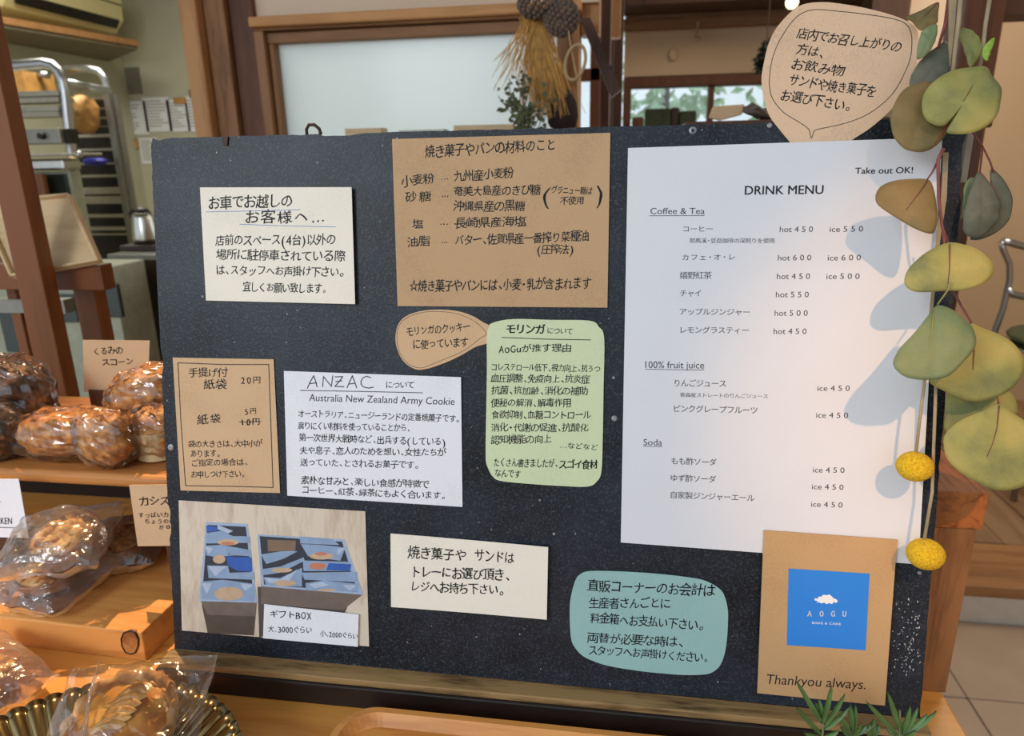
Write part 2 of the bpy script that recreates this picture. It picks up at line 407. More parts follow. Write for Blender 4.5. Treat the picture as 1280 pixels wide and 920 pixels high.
# raised timber floor at the right
STEP = 1.3215
fr = struct('floor', MB().box((.25, STEP+.01, -.01), (4.2, 5.2, .082)), M['riser'])
part('nosing', MB().box((.25, STEP-.004, .084), (4.2, STEP+.05, .118)), M['nosing'], fr, bevel=.004)
part('border_plank', MB().box((.25, STEP+.053, .084), (4.2, STEP+.23, .117)), M['nosing'], fr, bevel=.003)
for i in range(15):
    x = .8 + i*.135
    part('plank', MB().box((x, STEP+.235, .084), (x+.132, 5.1, .117+random.uniform(-.001, .001))), M['plank'], fr, bevel=.002, seg=1)
part('subfloor', MB().box((.25, STEP+.235, .084), (.798, 5.1, .116)), M['plank'], fr)
struct('wall_front', MB().box((-3.9, -3.2, 0), (4.2, -3.05, .95)), M['wallw'])
struct('wall_front_right', MB().box((1.3, -3.2, .95), (4.2, -3.05, 2.62)), M['wallw'])
struct('ceiling', MB().box((-3.9, -1.0, 2.62), (4.2, 5.2, 2.75)), M['ceil'])
struct('wall_left', MB().box((-3.85, .9, 0), (-3.65, 5.0, 2.62)), M['wallk'])
struct('wall_kitchen_back', MB().box((-3.65, 4.75, 0), (-.75, 4.9, 2.62)), M['wallk'])
# partition with the frosted window
PY = 1.4
def pz(px, py, y=PY): return at_y(px, py, y)
fx0 = pz(341, 90).x; fx1 = pz(696, 90).x; fz1 = pz(480, 46).z; fz0 = 1.20
lz = pz(480, 14).z; lz0 = pz(480, 27).z
px0 = pz(318, 60).x
struct('wall_partition', MB().box((px0-.005, PY+.02, 0), (fx1+.06, PY+.14, fz0-.04)), M['wallb'])
struct('wall_partition_upper', MB().box((px0-.005, PY+.02, lz), (fx1+.10, PY+.14, 2.62)), M['wallw'])
wf = struct('window_1', MB().box((px0, PY-.02, lz0), (fx1+.06, PY+.14, lz)), M['tanwoodX'], bevel=.004)
wf['label'] = 'light wood lintel of the frosted window'
part('frame_head', MB().box((px0, PY, fz1+.028), (fx1+.05, PY+.1, lz0)), M['frameX'], wf, bevel=.003)
part('frame_head', MB().box((px0+.02, PY+.02, fz1), (fx1+.05, PY+.09, fz1+.026)), M['frameX'], wf, bevel=.003)
part('frame_jamb', MB().box((px0, PY, fz0-.04), (px0+.028, PY+.1, fz1+.028)), M['frameZ'], wf, bevel=.003)
part('frame_jamb', MB().box((px0+.03, PY+.02, fz0-.04), (fx0, PY+.09, fz1)), M['frameZ'], wf, bevel=.003)
part('frame_jamb', MB().box((fx1, PY, fz0-.04), (fx1+.03, PY+.1, fz1)), M['frameZ'], wf, bevel=.003)
part('sill', MB().box((px0, PY-.10, fz0-.06), (fx1+.06, PY+.1, fz0-.005)), M['frameX'], wf, bevel=.003)
part('frosted_pane', MB().box((fx0-.01, PY+.05, fz0-.02), (fx1+.01, PY+.056, fz1+.01)), M['frost'], wf)
# pillar left of the window, three timbers
a0 = pz(240, 0).x; a1 = pz(262, 0).x; a2 = pz(288, 0).x; a3 = pz(316, 0).x
pt = struct('trim_1', MB().box((a0-.012, PY-.05, 0), (a1-.012, PY+.12, 2.62)), M['tanwood'], bevel=.004)
struct('trim_2', MB().box((a1-.010, PY-.02, 0), (a2-.01, PY+.12, 2.62)), M['cedar'], bevel=.003)
struct('trim_3', MB().box((a2-.008, PY+.0, 0), (a3-.005, PY+.12, 2.62)), M['redwood'], bevel=.003)
# room behind the frosted glass (closes view between kitchen and dining)
struct('wall_corridor', MB().box((-.9, 2.5, 0), (-.75, 4.75, 2.62)), M['wallk'])

# post and side window right of the dried bouquet
def col(x0, x1, y, z0, z1, d): return MB().box((at_y(x0, 60, y).x, y, z0), (at_y(x1, 60, y).x, y+d, z1))
struct('trim_4', col(708, 724, 1.42, 0, 2.62, .1), M['tanwood'], bevel=.004)
struct('trim_16', col(725, 749, 1.44, at_y(738, 42, 1.44).z, 2.62, .08), M['tanwood'], bevel=.004)
struct('trim_5', col(751, 763, 1.6, 0, 2.62, .08), M['darkwood'], bevel=.003)
struct('trim_6', col(764, 775, 1.75, 1.55, 2.62, .05), M['tanwood'], bevel=.002)
struct('trim_7', col(767, 779, 1.9, 0, 2.62, .06), M['darkwood'], bevel=.003)
w3 = struct('window_3', col(738, 751, 2.3, 0, 1.9, .05), M['redwood'], bevel=.003)
p = [at_y(x, y, 1.38) for x, y in ((724, 22), (738, 22), (776, 112), (764, 122))]
part('slanted_brace', MB().prism([q for q in p], (0, .03, 0)), M['darkwood'], w3)
part('frame', col(757, 767, 2.3, 0, 1.9, .05), M['darkwood'], w3)
part('pane', MB().box((at_y(725, 60, 2.33).x, 2.33, 1.0), (at_y(768, 60, 2.33).x, 2.334, 1.85)), M['glass'], w3)
part('rail', MB().box((at_y(722, 60, 2.3).x, 2.3, 1.49), (at_y(770, 60, 2.3).x, 2.35, 1.53)), M['redwood'], w3)
# dining room back wall with window
DY = 3.2
wx0 = at_y(789, 120, DY).x; wx1 = at_y(1075, 120, DY).x; wxm = at_y(889, 120, DY).x
wz1 = at_y(880, 107, DY).z; wz0 = 1.05
rz0 = at_y(880, 36, DY).z; rz1 = at_y(880, 22, DY).z
lx = at_y(779, 120, DY).x
struct('wall_back', MB().box((lx, DY, .1), (4.2, DY+.12, wz0)), M['wallb'])
struct('wall_back_upper', MB().box((lx, DY, wz1+.05), (4.2, DY+.12, 2.62)), M['wallb'])
struct('wall_back_side', MB().box((wx1, DY, wz0), (4.2, DY+.12, wz1+.05)), M['wallb'])
struct('trim_8', MB().box((lx-.1, DY-.06, rz0), (4.2, DY-.001, rz1)), M['frameX'], bevel=.003)
struct('trim_9', MB().box((lx-.1, DY-.30, rz1+.01), (4.2, DY-.07, rz1+.08)), M['darkwood'], bevel=.003)
w2 = struct('window_2', MB().box((lx, DY-.02, wz1), (wx1+.05, DY+.1, wz1+.045)), M['redwood'], bevel=.003)
part('frame', MB().box((lx, DY-.02, wz0), (wx0, DY+.1, wz1)), M['redwood'], w2)
part('mullion', MB().box((wxm-.012, DY, wz0), (wxm+.014, DY+.06, wz1)), M['redwood'], w2)
part('frame', MB().box((wx1, DY-.02, wz0), (wx1+.05, DY+.1, wz1)), M['redwood'], w2)
part('sill', MB().box((lx, DY-.12, wz0-.04), (wx1+.05, DY+.1, wz0)), M['redwood'], w2)
part('pane', MB().box((wx0, DY+.03, wz0), (wxm-.012, DY+.034, wz1)), M['glass'], w2)
part('pane', MB().box((wxm+.014, DY+.03, wz0), (wx1, DY+.034, wz1)), M['glass'], w2)
# right side: pale wall, dark beam, dark pillar, side wall
struct('wall_pale', MB().box((at_y(1128, 50, 2.7).x, 2.7, .1), (at_y(1215, 50, 2.7).x, 2.8, 2.62)), M['wallw'])
struct('trim_10', MB().box((at_y(1085, 10, 2.6).x, 2.55, at_y(1100, 30, 2.6).z), (at_y(1132, 10, 2.6).x, 2.68, 2.62)), M['darkwood'])
struct('trim_11', MB().box((at_y(1197, 80, 1.45).x, 1.45, .116), (at_y(1246, 80, 1.45).x, 1.56, 2.62)), M['redwood'], bevel=.004)
struct('wall_right', MB().box((at_y(1240, 80, 2.9).x, 2.9, .1), (4.2, 3.0, 2.62)), M['wallb'])
struct('trim_12', MB().box((at_y(1240, 20, 1.6).x, 1.58, at_y(1260, 20, 1.6).z), (2.5, 1.7, at_y(1260, 20, 1.6).z+.15)), M['darkwood'])
struct('wall_side', MB().box((3.2, -3.05, 0), (3.3, 3.2, 2.62)), M['wallb'])
# garden beyond
def bushmb(c, r, n, s, mb=None):
    mb = mb or MB()
    for _ in range(n):
        d = V((random.gauss(0, 1), random.gauss(0, 1), random.gauss(0, 1))).normalized() * random.uniform(.5, 1)
        q = V(c) + V((d.x*r[0], d.y*r[1], d.z*r[2]))
        a = V((random.uniform(-1, 1), random.uniform(-1, 1), random.uniform(-1, 1))).normalized()
        u = a.orthogonal().normalized(); t = a*s*random.uniform(.7, 1.2); ww = u*s*.38
        n_ = a.cross(u)*s*.1
        mb.add([q, q+t*.5+ww+n_, q+t, q+t*.5-ww+n_], [(0, 1, 2, 3)])
    return mb
for i, (x, y, r) in enumerate(((.45, 7.4, .6), (2.1, 7.9, .8))):
    t = thing('garden_tree', ['pale green tree outside the left pane of the far window', 'pale green tree outside the right pane behind the packet'][i], 'tree', (x, y, 0))
    part('crown', bushmb((x, y, 1.9), (r, r, .9), 420, .15), M['outleaf'], t, kind='stuff')
    part('trunk', MB().tube([(x, y, -.1), (x+.03, y, 1.9)], [.08, .04]), M['darkwood'], t)
struct('ground', MB().box((-6, 5.25, -.3), (9, 14, -.1)), plain('garden_ground', lin(150, 150, 120), .9))

# ================================================================== TABLE AND BOARD
t = thing('display_table', 'golden pine table carrying the blackboard and the bakes', 'table', (-.4, 0, 0))
part('tabletop', MB().box((-1.25, -.34, TZ-.035), (.345, .36, TZ)), M['table'], t, bevel=.002)
for x in (-1.2, .28):
    for y in (-.3, .29): part('leg', MB().box((x, y, .0), (x+.05, y+.05, TZ-.035)), M['table'], t)

bd = thing('chalkboard', 'large worn black board leaning back, covered in notices', 'blackboard', (0, .02, TZ))
# chipped outline
def outline_pts():
    pts = []
    cs = [(-BW/2, 0), (BW/2, 0), (BW/2, BH), (-BW/2, BH)]
    for i in range(4):
        a, b2 = V(cs[i]+(0,)), V(cs[(i+1) % 4]+(0,)); n = 90 if i % 2 == 0 else 70
        d = (b2-a).normalized(); nn = V((-d.y, d.x, 0))
        for j in range(n):
            q = a.lerp(b2, j/n); jit = abs(noise.noise(V((q.x*60, q.y*60, i))))*.0016
            if noise.noise(V((q.x*25+9, q.y*25, i))) > .42: jit += .0016
            if i == 0: jit = 0
            q2 = q + nn*jit
            if i == 3 and j == 0 or i == 2 and j == n-1: q2 += nn*.002
            pts.append(BO + BX*q2.x + BU*q2.y)
    return pts
op = outline_pts()
mb = MB(); n = len(op); th = .007
fc = list(range(n)); mb.add(op + [q - BN*th for q in op] + op + [q - BN*th for q in op], [tuple(fc), tuple(range(2*n-1, n-1, -1))])
pnl = part('panel', mb, M['slate'], bd)
me = pnl.data; bm_f = [(2*n+i, 3*n+i, 3*n+(i+1) % n, 2*n+(i+1) % n) for i in range(n)]
part('chipped_edge', MB().add([v for v in mb.v], bm_f), M['edge'], bd)
part('ledge', MB().hexa([(-.305, -.0165, .8175), (.304, -.0145, .8175), (.304, .0, .8175), (-.305, .0, .8175)],
                        [(-.305, -.0165, .8235), (.304, -.0145, .8235), (.304, .0, .8238), (-.305, .0, .8238)]), M['ledge'], bd, bevel=.0008, label='ledge with rubbed gilt showing through')
part('base_rail', MB().hexa([(-.309, -.0185, TZ), (.306, -.0165, TZ), (.306, .045, TZ), (-.309, .045, TZ)],
                            [(-.309, -.0185, .8175), (.306, -.0165, .8175), (.306, .045, .8175), (-.309, .045, .8175)]), M['blackwood'], bd, bevel=.0015)
part('rear_strut', MB().hexa([(-.02, .17, TZ), (.02, .17, TZ), (.02, .185, TZ), (-.02, .185, TZ)],
                             [(-.02, .075, 1.15), (.02, .075, 1.15), (.02, .085, 1.15), (-.02, .085, 1.15)]), M['blackwood'], bd)
# hooks, nails
c = bp(391, 168, -.003); hk = []
for px, py in ((384, 171), (383, 162), (386, 156), (393, 156), (399, 161), (401, 167), (399, 168)):
    hk.append(bp(px, py, -.003))
part('hook', MB().tube(hk, .0013), M['rust'], bd, smooth=True)
part('hinge_stub', MB().prism([bp(*q, .0) for q in ((279, 171), (286, 171), (285, 182), (280, 182))], BN*.0015), M['rust'], bd)
def disc(px, py, r, off=0, h=.0012): return MB().lathe(bp(px, py, off), [(r, 0), (r, h*.6), (r*.6, h)], 16, BN)
part('eyelet', disc(866, 163, .0026), M['screw'], bd); part('eyelet_hole', disc(866, 163, .0012, .0012, .0003), M['dark'], bd)
part('eyelet', disc(962, 157, .0018), M['screw'], bd)
for px, py, r in ((214, 559, .0027), (768, 523, .0022), (1149, 716, .0014), (675, 625, .001), (767, 472, .0012), (497, 173, .0008)):
    part('screw_head', disc(px, py, r), M['screw'], bd)
part('metal_bracket', MB().box((.3035, .078, 1.205), (.3075, .084, 1.245)), M['greymetal'], bd)
part('bracket_arm', MB().box((.285, .080, 1.208), (.3075, .084, 1.214)), M['greymetal'], bd)
# chips of white along lower right and light strokes
chips = MB()
for _ in range(150):
    px = random.gauss(1140, 14); py = random.gauss(800, 28)
    if not (1113 < px < 1150): continue
    q = bp(px, py, .0001); s = random.uniform(.0002, .0008)
    a = random.uniform(0, 6.3); u = BX*math.cos(a)*s + BU*math.sin(a)*s*1.6; v2 = BX*-math.sin(a)*s*.6 + BU*math.cos(a)*s*.5
    chips.add([q-u, q+v2, q+u, q-v2], [(0, 1, 2, 3)])
for _ in range(260):
    px = random.uniform(205, 1160); py = random.uniform(180, 860)
    if px > 1145 and random.random() < .5: continue
    q = bp(px, py, .0001)
    if abs(q.x) > .298: continue
    s = random.uniform(.00015, .0005)
    chips.add([q-BX*s, q+BU*s*random.uniform(.5, 3), q+BX*s, q-BU*s], [(0, 1, 2, 3)])
part('paint_chips', chips, plain('pale_chips', lin(190, 194, 196), .7), bd, kind='stuff')

# ================================================================== WRITING ENGINE
GC = {}
def build_glyphs(strings):
    tmp = []
    for s in strings:
        if s in GC or not s.strip(): continue
        cu = bpy.data.curves.new('g', 'FONT'); cu.body = s; cu.size = 1; cu.resolution_u = 3
        cu.fill_mode = 'FRONT'; cu.offset = 0
        o = bpy.data.objects.new('g', cu); COL.objects.link(o); tmp.append((s, o, cu)); GC[s] = None
    bpy.context.view_layer.update()
    dg = bpy.context.evaluated_depsgraph_get()
    for s, o, cu in tmp:
        me = bpy.data.meshes.new_from_object(o.evaluated_get(dg))
        GC[s] = ([(v.co.x, v.co.y) for v in me.vertices], [tuple(p.vertices) for p in me.polygons])
        bpy.data.meshes.remove(me)
    for s, o, cu in tmp:
        bpy.data.objects.remove(o); bpy.data.curves.remove(cu)
NARROW = set('、。.・ っ…()')
def adv(ch):
    if ch == ' ': return .55
    if ord(ch) < 128: return .62 if ch.isupper() or ch.isdigit() else .55
    if ch in '、。・': return .62
    return 1.0
REF = [None]
class Tf:
    def __init__(s, ox, oy, k): s.ox, s.oy, s.k = ox, oy, k
    def __call__(s, x, y): return (s.ox + x/s.k, s.oy + y/s.k)
def write(mb, pt, T, text, x0, y0, x1, y1, h, whole=False, jit=1.0, bold=0, slant=.0):
    """pt(px,py)->3D on the paper; appends glyph faces"""
    if REF[0] is None:
        build_glyphs(['国', 'H'])
        ys = [q[1] for q in GC['国'][0]]; xs = [q[0] for q in GC['国'][0]]
        REF[0] = (min(ys), max(ys)-min(ys), min(xs), max(xs)-min(xs)); REF.append(max(q[1] for q in GC['H'][0]))
    yb, yh, xb, xw = REF[0]
    A, B = T(x0, y0), T(x1, y1)
    P0, P1 = pt(*A), pt(*B); d = P1 - P0; L = d.length; d.normalize()
    up = pt(A[0], A[1]-10) - P0; upn = 1.0
    nrm = d.cross(up).normalized(); up2 = nrm.cross(d).normalized()
    H = up.length/10*h/T.k
    if whole:
        build_glyphs([text]); vs, fs = GC[text]
        xs = [q[0] for q in vs]; a, b_ = min(xs), max(xs); sy = H/REF[1]
        off = [(0, 0)] + ([(bold, 0), (bold*.5, bold*.6)] if bold else [])
        for ox, oy in off:
            mb.add([P0 + d*((x-a)/(b_-a)*L + ox*H + slant*y*sy) + up2*(y*sy + oy*H) for x, y in vs], fs)
        return
    chs = list(text); build_glyphs([c for c in set(chs) if c != ' '])
    tot = sum(adv(c) for c in chs); cell = L/tot; x = 0
    for i, ch in enumerate(chs):
        w_ = adv(ch)*cell
        if ch != ' ':
            vs, fs = GC[ch]
            rx = random.uniform(-.07, .07)*jit; sc = 1+random.uniform(-.07, .07)*jit; dy = random.uniform(-.05, .05)*jit*H
            if ord(ch) < 128:
                xs = [q[0] for q in vs]; a, b_ = min(xs), max(xs)
                sx = min(H/REF[1]*.95, w_*.85/max(.2, b_-a)); sy = H/REF[1]*.9
                cx = (a+b_)/2; cy = REF[1]/2; bx = 0
                base = lambda p: ((p[0]-cx)*sx, (p[1]-cy)*sy); oy_ = H*.45
            else:
                sy = H/yh; sx = min(sy*1.15, cell*.90/xw); cx = xb+xw/2; cy = yb+yh/2
                if ch in '、。':
                    xs = [q[0] for q in vs]; cx = (min(xs)+max(xs))/2
                base = lambda p: ((p[0]-cx)*sx, (p[1]-cy)*sy); oy_ = H/2
            sd = random.uniform(0, 99)
            out = []
            offs = [(0, 0)] + ([(.022, .016)] if jit else []) + ([(bold, 0), (bold*.5, bold*.4)] if bold else [])
            for bo in offs:
                out = []
                for p_ in vs:
                    a, b2 = base(p_)
                    if jit:
                        a += (noise.noise(V((a/H*2.2+sd, b2/H*2.2, sd)))*.07)*H*jit
                        b2 += (noise.noise(V((a/H*2.2, b2/H*2.2+sd, sd+7)))*.07)*H*jit
                    a, b2 = a*sc - b2*(rx-.06*jit-slant), b2*sc + a*(rx*.6+.03*jit)
                    out.append(P0 + d*(x + w_/2 + a + bo[0]*H) + up2*(oy_ + b2 + dy + bo[1]*H))
                mb.add(out, fs)
        x += w_
def stroke(mb, pt, T, pts, w=.0005):
    P = [pt(*T(*q)) for q in pts]
    for a, b_ in zip(P, P[1:]):
        d = (b_-a).normalized(); nn = BN.cross(d).normalized()*w/2
        e = d*w*.3
        mb.add([a-nn-e, b_-nn+e, b_+nn+e, a+nn-e], [(0, 1, 2, 3)])

# ================================================================== NOTICES
def csm(P, k=4, closed=True):
    P = [tuple(p) for p in P]
    if closed and P[0] == P[-1]: P = P[:-1]
    n = len(P); o = []
    for i in range(n):
        p0, p1, p2, p3 = P[i-1], P[i], P[(i+1) % n], P[(i+2) % n]
        for j in range(k):
            t = j/k; o.append(tuple(.5*((2*b)+(c-a)*t+(2*a-5*b+4*c-d_)*t*t+(3*b-a-3*c+d_)*t**3) for a, b, c, d_ in zip(p0, p1, p2, p3)))
    return o
def notice(name, label, cat, T, poly, off, mat, lines=(), strokes=(), lift=None, ink='ink', bold=.0, jit=1, sw=.0005, group='notices stuck on the blackboard', th=.00035):
    if len(poly) > 4: poly = csm(poly)
    P = [bp(*T(*q), off) for q in poly]
    c = sum(P, V((0, 0, 0)))/len(P)
    loc = V((c.x, c.y, c.z)); root = thing(name, label, cat, loc, group)
    if lift and len(P) == 4:
        TLc, TRc, BRc, BLc = P
        U = TRc-TLc; W_ = BLc-TLc
        def st(p):
            r = p-TLc; a, b_, c_ = U.dot(U), U.dot(W_), W_.dot(W_); e, f_ = r.dot(U), r.dot(W_); D = a*c_-b_*b_
            return ((e*c_-f_*b_)/D, (f_*a-e*b_)/D)
        def lf(p): s_, t_ = st(p); return lift(min(1, max(0, s_)), min(1, max(0, t_)))
        g = lambda z: (lambda u, v_: (lambda q: q + BN*(lf(q)+z))(TLc.lerp(TRc, u).lerp(BLc.lerp(BRc, u), v_)))
        mb = MB().grid(g(0), 14, 14); n0 = len(mb.v); mb.f = [f_[::-1] for f_ in mb.f]
        mb2 = MB().grid(g(-th), 14, 14); mb.add(mb2.v, mb2.f)
        bord = [i for i in range(15)] + [14+15*j for j in range(1, 15)] + [14*15+i for i in range(13, -1, -1)] + [15*j for j in range(13, 0, -1)]
        for i in range(len(bord)):
            a, b_ = bord[i], bord[(i+1) % len(bord)]; mb.f.append((a, b_, b_+n0, a+n0))
        part('sheet', mb, mat, root, smooth=False)
        pt0 = lambda px, py: (lambda q: q + BN*lf(q))(bp(px, py, off+.00012))
    else:
        part('sheet', MB().prism([q - BN*th for q in P][::-1], BN*th), mat, root)
        pt0 = lambda px, py: bp(px, py, off+.00012)
    if lines:
        mb = MB()
        for ln in lines:
            kw = ln[6] if len(ln) > 6 else {}
            a = dict(bold=bold, jit=jit); a.update(kw)
            tt = a.pop('T', T)
            write(mb, pt0, tt, *ln[:6], **a)
        part('handwriting' if ink == 'ink' else 'printed_text', mb, M[ink], root, kind='stuff')
    for nm, mt, w_, ss in strokes:
        mb = MB()
        for s_ in ss:
            if len(s_) > 10: s_ = csm(s_); s_ = s_ + [s_[0]]
            stroke(mb, pt0, T, s_, w_)
        part(nm, mb, M[mt], root, kind='stuff')
    return root, pt0

T = Tf(180, 150, 3.833)
notice('paper_notice', 'cream card with handwriting about coming by car, blue underlines, top left of the board', 'notice', T,
    [(268,323),(998,323),(1015,882),(297,865)], .0022, M['cream'],
    [('お車でお越しの',308,430,718,418,62),('お客様へ…',480,500,878,492,60),('店前のスペース(4台)以外の',343,602,922,600,50),
     ('場所に駐停車されている際',345,670,968,680,50),('は、スタッフへお声掛け下さい。',345,742,965,754,46),('宜しくお願い致します。',475,822,880,832,44)],
    [('blue_underline','blueink',.0004,[[(298,440),(520,436),(752,430)],[(460,500),(700,508),(922,513)]])], lift=lambda s,t: .0016*s)
T = Tf(480, 160, 4.0)
notice('paper_notice', 'large kraft paper sheet of handwritten ingredient origins at top centre', 'notice', T,
    [(40,55),(1132,25),(1117,898),(68,890)], .0010, M['kraft'],
    [('焼き菓子やパンの材料のこと',205,150,862,112,60),('小麦粉',90,298,252,276,52),('…',287,262,322,260,50),('九州産小麦粉',350,268,648,252,52),
     ('砂糖',100,375,242,365,52),('…',290,348,322,346,50),('奄美大島産のきび糖',348,342,782,335,48),('(',796,375,830,375,84),('グラニュー糖は',835,328,1040,335,38),('不使用',882,388,1002,382,40),(')',1060,370,1092,370,84),
     ('沖縄県産の黒糖',348,415,705,415,50),('塩',138,503,198,503,46),('…',283,490,320,490,50),('長崎県産海塩',352,500,712,494,50),
     ('油脂',115,595,230,590,48),('…',287,580,318,580,46),('バター、佐賀県産一番搾り菜種油',355,588,1025,566,50),('(圧搾法)',762,630,950,628,44),
     ('☆焼き菓子やパンには、小麦・乳が含まれます',128,820,1035,806,56)], lift=lambda s,t: .0008*s*s)
T = Tf(480, 380, 3.833)
notice('paper_notice', 'small orange-brown teardrop card pointing right at the pale green sheet', 'notice', T,
    [(510,112),(470,85),(430,60),(370,38),(300,28),(220,28),(150,40),(95,65),(65,105),(55,160),(60,205),(80,255),(110,290),(160,315),(215,308),(270,290),(320,270),(380,240),(440,205),(505,180)][::-1],
    .0008, M['kraft2'], [('モリンガのクッキー',108,155,415,130,42),('に使っています',138,217,405,206,44)],
    [('drawn_outline','ink',.0003,[[(490,142),(450,95),(400,65),(340,45),(270,36),(200,38),(140,52),(90,80),(66,120),(62,170),(72,225),(100,272),(140,300),(185,305),(240,285),(300,260),(360,235),(410,205),(460,165),(490,142)]])])
notice('paper_notice', 'pale green sheet with rounded corners listing health effects, centre of the board', 'notice', T,
    [(520,90),(620,72),(800,76),(985,80),(1030,110),(1055,165),(1052,400),(1048,640),(1042,800),(1020,850),(975,875),(850,872),(700,862),(560,848),(520,825),(498,785),(487,730),(490,500),(493,300),(492,160),(500,115)][::-1],
    .0016, M['green'],
    [('モリンガ',583,142,770,142,44,dict(bold=.07)),('について',780,145,905,148,32),('AoGuが推す理由',548,235,900,230,38),
     ('コレステロール低下、視力向上、抗うつ',513,318,1037,328,34),('血圧調整、免疫向上、抗炎症',513,375,985,380,38),('抗菌、抗加齢、消化の補助',515,432,977,438,38),
     ('便秘の解消、解毒作用',513,492,897,494,38),('食欲抑制、血糖コントロール',515,550,992,552,38),('消化・代謝の促進、抗酸化',513,610,980,614,38),
     ('認知機能の向上',513,672,805,668,40),('…などなど',840,688,1025,702,28),('たくさん書きましたが、',525,780,835,785,40),('スゴイ食材',838,788,1022,792,40,dict(bold=.06)),('なんです',530,830,655,835,38)],
    [('underline','ink',.0006,[[(565,160),(760,168),(990,172)]])])
T = Tf(200, 430, 4.6)
notice('paper_notice', 'kraft card with a drawn frame giving paper bag prices, left edge of the board', 'notice', T,
    [(73,78),(653,88),(690,857),(118,842)], .0010, M['kraft2'],
    [('手提げ付',165,192,390,188,50),('紙袋',250,262,387,260,52),('20円',460,230,585,228,40),('紙袋',210,460,357,458,52),('5円',485,408,560,400,36),('10円',458,468,580,466,38,dict(bold=.06)),
     ('袋の大きさは、大中小が',163,597,590,592,40),('あります。',175,652,350,650,40),('ご指定の場合は、',180,705,510,698,40),('お申しつけ下さい。',180,770,490,768,38)],
    [('drawn_frame','ink',.0007,[[(103,108),(360,118),(625,118),(650,825),(400,818),(147,815),(120,450),(103,108)]]),('strikethrough','ink',.0006,[[(455,448),(580,446)]])])
T = Tf(340, 450, 4.6)
notice('paper_notice', 'white sheet headed ANZAC about the army cookie, left of centre', 'notice', T,
    [(68,63),(1088,98),(1095,845),(88,780)], .0010, M['white'],
    [('について',655,162,820,164,38),('Australia New Zealand Army Cookie',213,235,1050,258,40,dict(whole=True,slant=.1)),
     ('オーストラリア、ニュージーランドの定番焼菓子です。',150,328,1083,360,42),('腐りにくい材料を使っていることから、',150,400,800,412,42),
     ('第一次世界大戦時など、出兵する(している)',155,467,1000,495,44),('夫や息子、恋人のためを想い、女性たちが',160,542,1000,554,42),
     ('送っていた、とされるお菓子です。',163,608,848,626,42),('素朴な甘みと、楽しい食感が特徴で',168,712,905,740,44),('コーヒー、紅茶、緑茶にもよく合います。',170,768,1000,804,42)],
    [('underline','ink',.0006,[[(163,175),(500,180),(867,188)]]),('heading','ink',.00075,[[(203,162),(222,122),(240,90),(252,125),(260,156)],[(215,136),(257,131)],[(291,153),(297,95),(318,122),(342,152),(350,90)],[(362,97),(408,95),(388,122),(362,152),(414,153)],[(368,124),(402,120)],[(432,160),(447,125),(463,90),(476,125),(488,160)],[(442,138),(480,133)],[(570,101),(545,93),(525,101),(513,120),(513,140),(528,155),(556,161),(584,156)]])], lift=lambda s,t: .0010*(1-t)*s)
T = Tf(480, 650, 5.333)
notice('paper_notice', 'plain white slip asking to put bakes on a tray, bottom centre, right end lifting', 'notice', T,
    [(43,90),(1097,172),(1087,653),(47,580)], .0010, M['cream'],
    [('焼き菓子や',160,258,552,275,78),('サンドは',605,270,870,288,78),('トレーにお選び頂き、',178,380,850,402,72),('レジへお持ち下さい。',178,477,805,498,68)], lift=lambda s,t: .0030*s*s)
T = Tf(700, 700, 4.923)
notice('paper_notice', 'teal rounded sheet about paying at the produce corner, bottom right of centre', 'notice', T,
    [(60,330),(62,260),(75,190),(95,125),(120,92),(185,68),(400,72),(600,85),(800,108),(900,130),(985,180),(1015,230),(1032,300),(1034,380),(1028,480),(1015,570),(990,640),(955,680),(900,703),(780,708),(650,700),(480,682),(300,652),(200,620),(140,590),(100,550),(72,500),(62,420)][::-1],
    .0010, M['teal'],
    [('直販コーナーのお会計は',170,192,952,228,70),('生産者さんごとに',180,297,680,300,62),('料金箱へお支払い下さい。',185,388,885,436,62),('両替が必要な時は、',168,507,765,540,60),('スタッフへお声掛けください。',175,582,915,632,56)])
T = Tf(780, 180, 3.2); T2 = Tf(780, 420, 3.2)
W1 = dict(whole=True, jit=0, bold=0); J0 = dict(jit=0); W2 = dict(whole=True, jit=0, bold=0, T=T2); J2 = dict(jit=0, T=T2)
WB = dict(whole=True, jit=0, bold=.05)
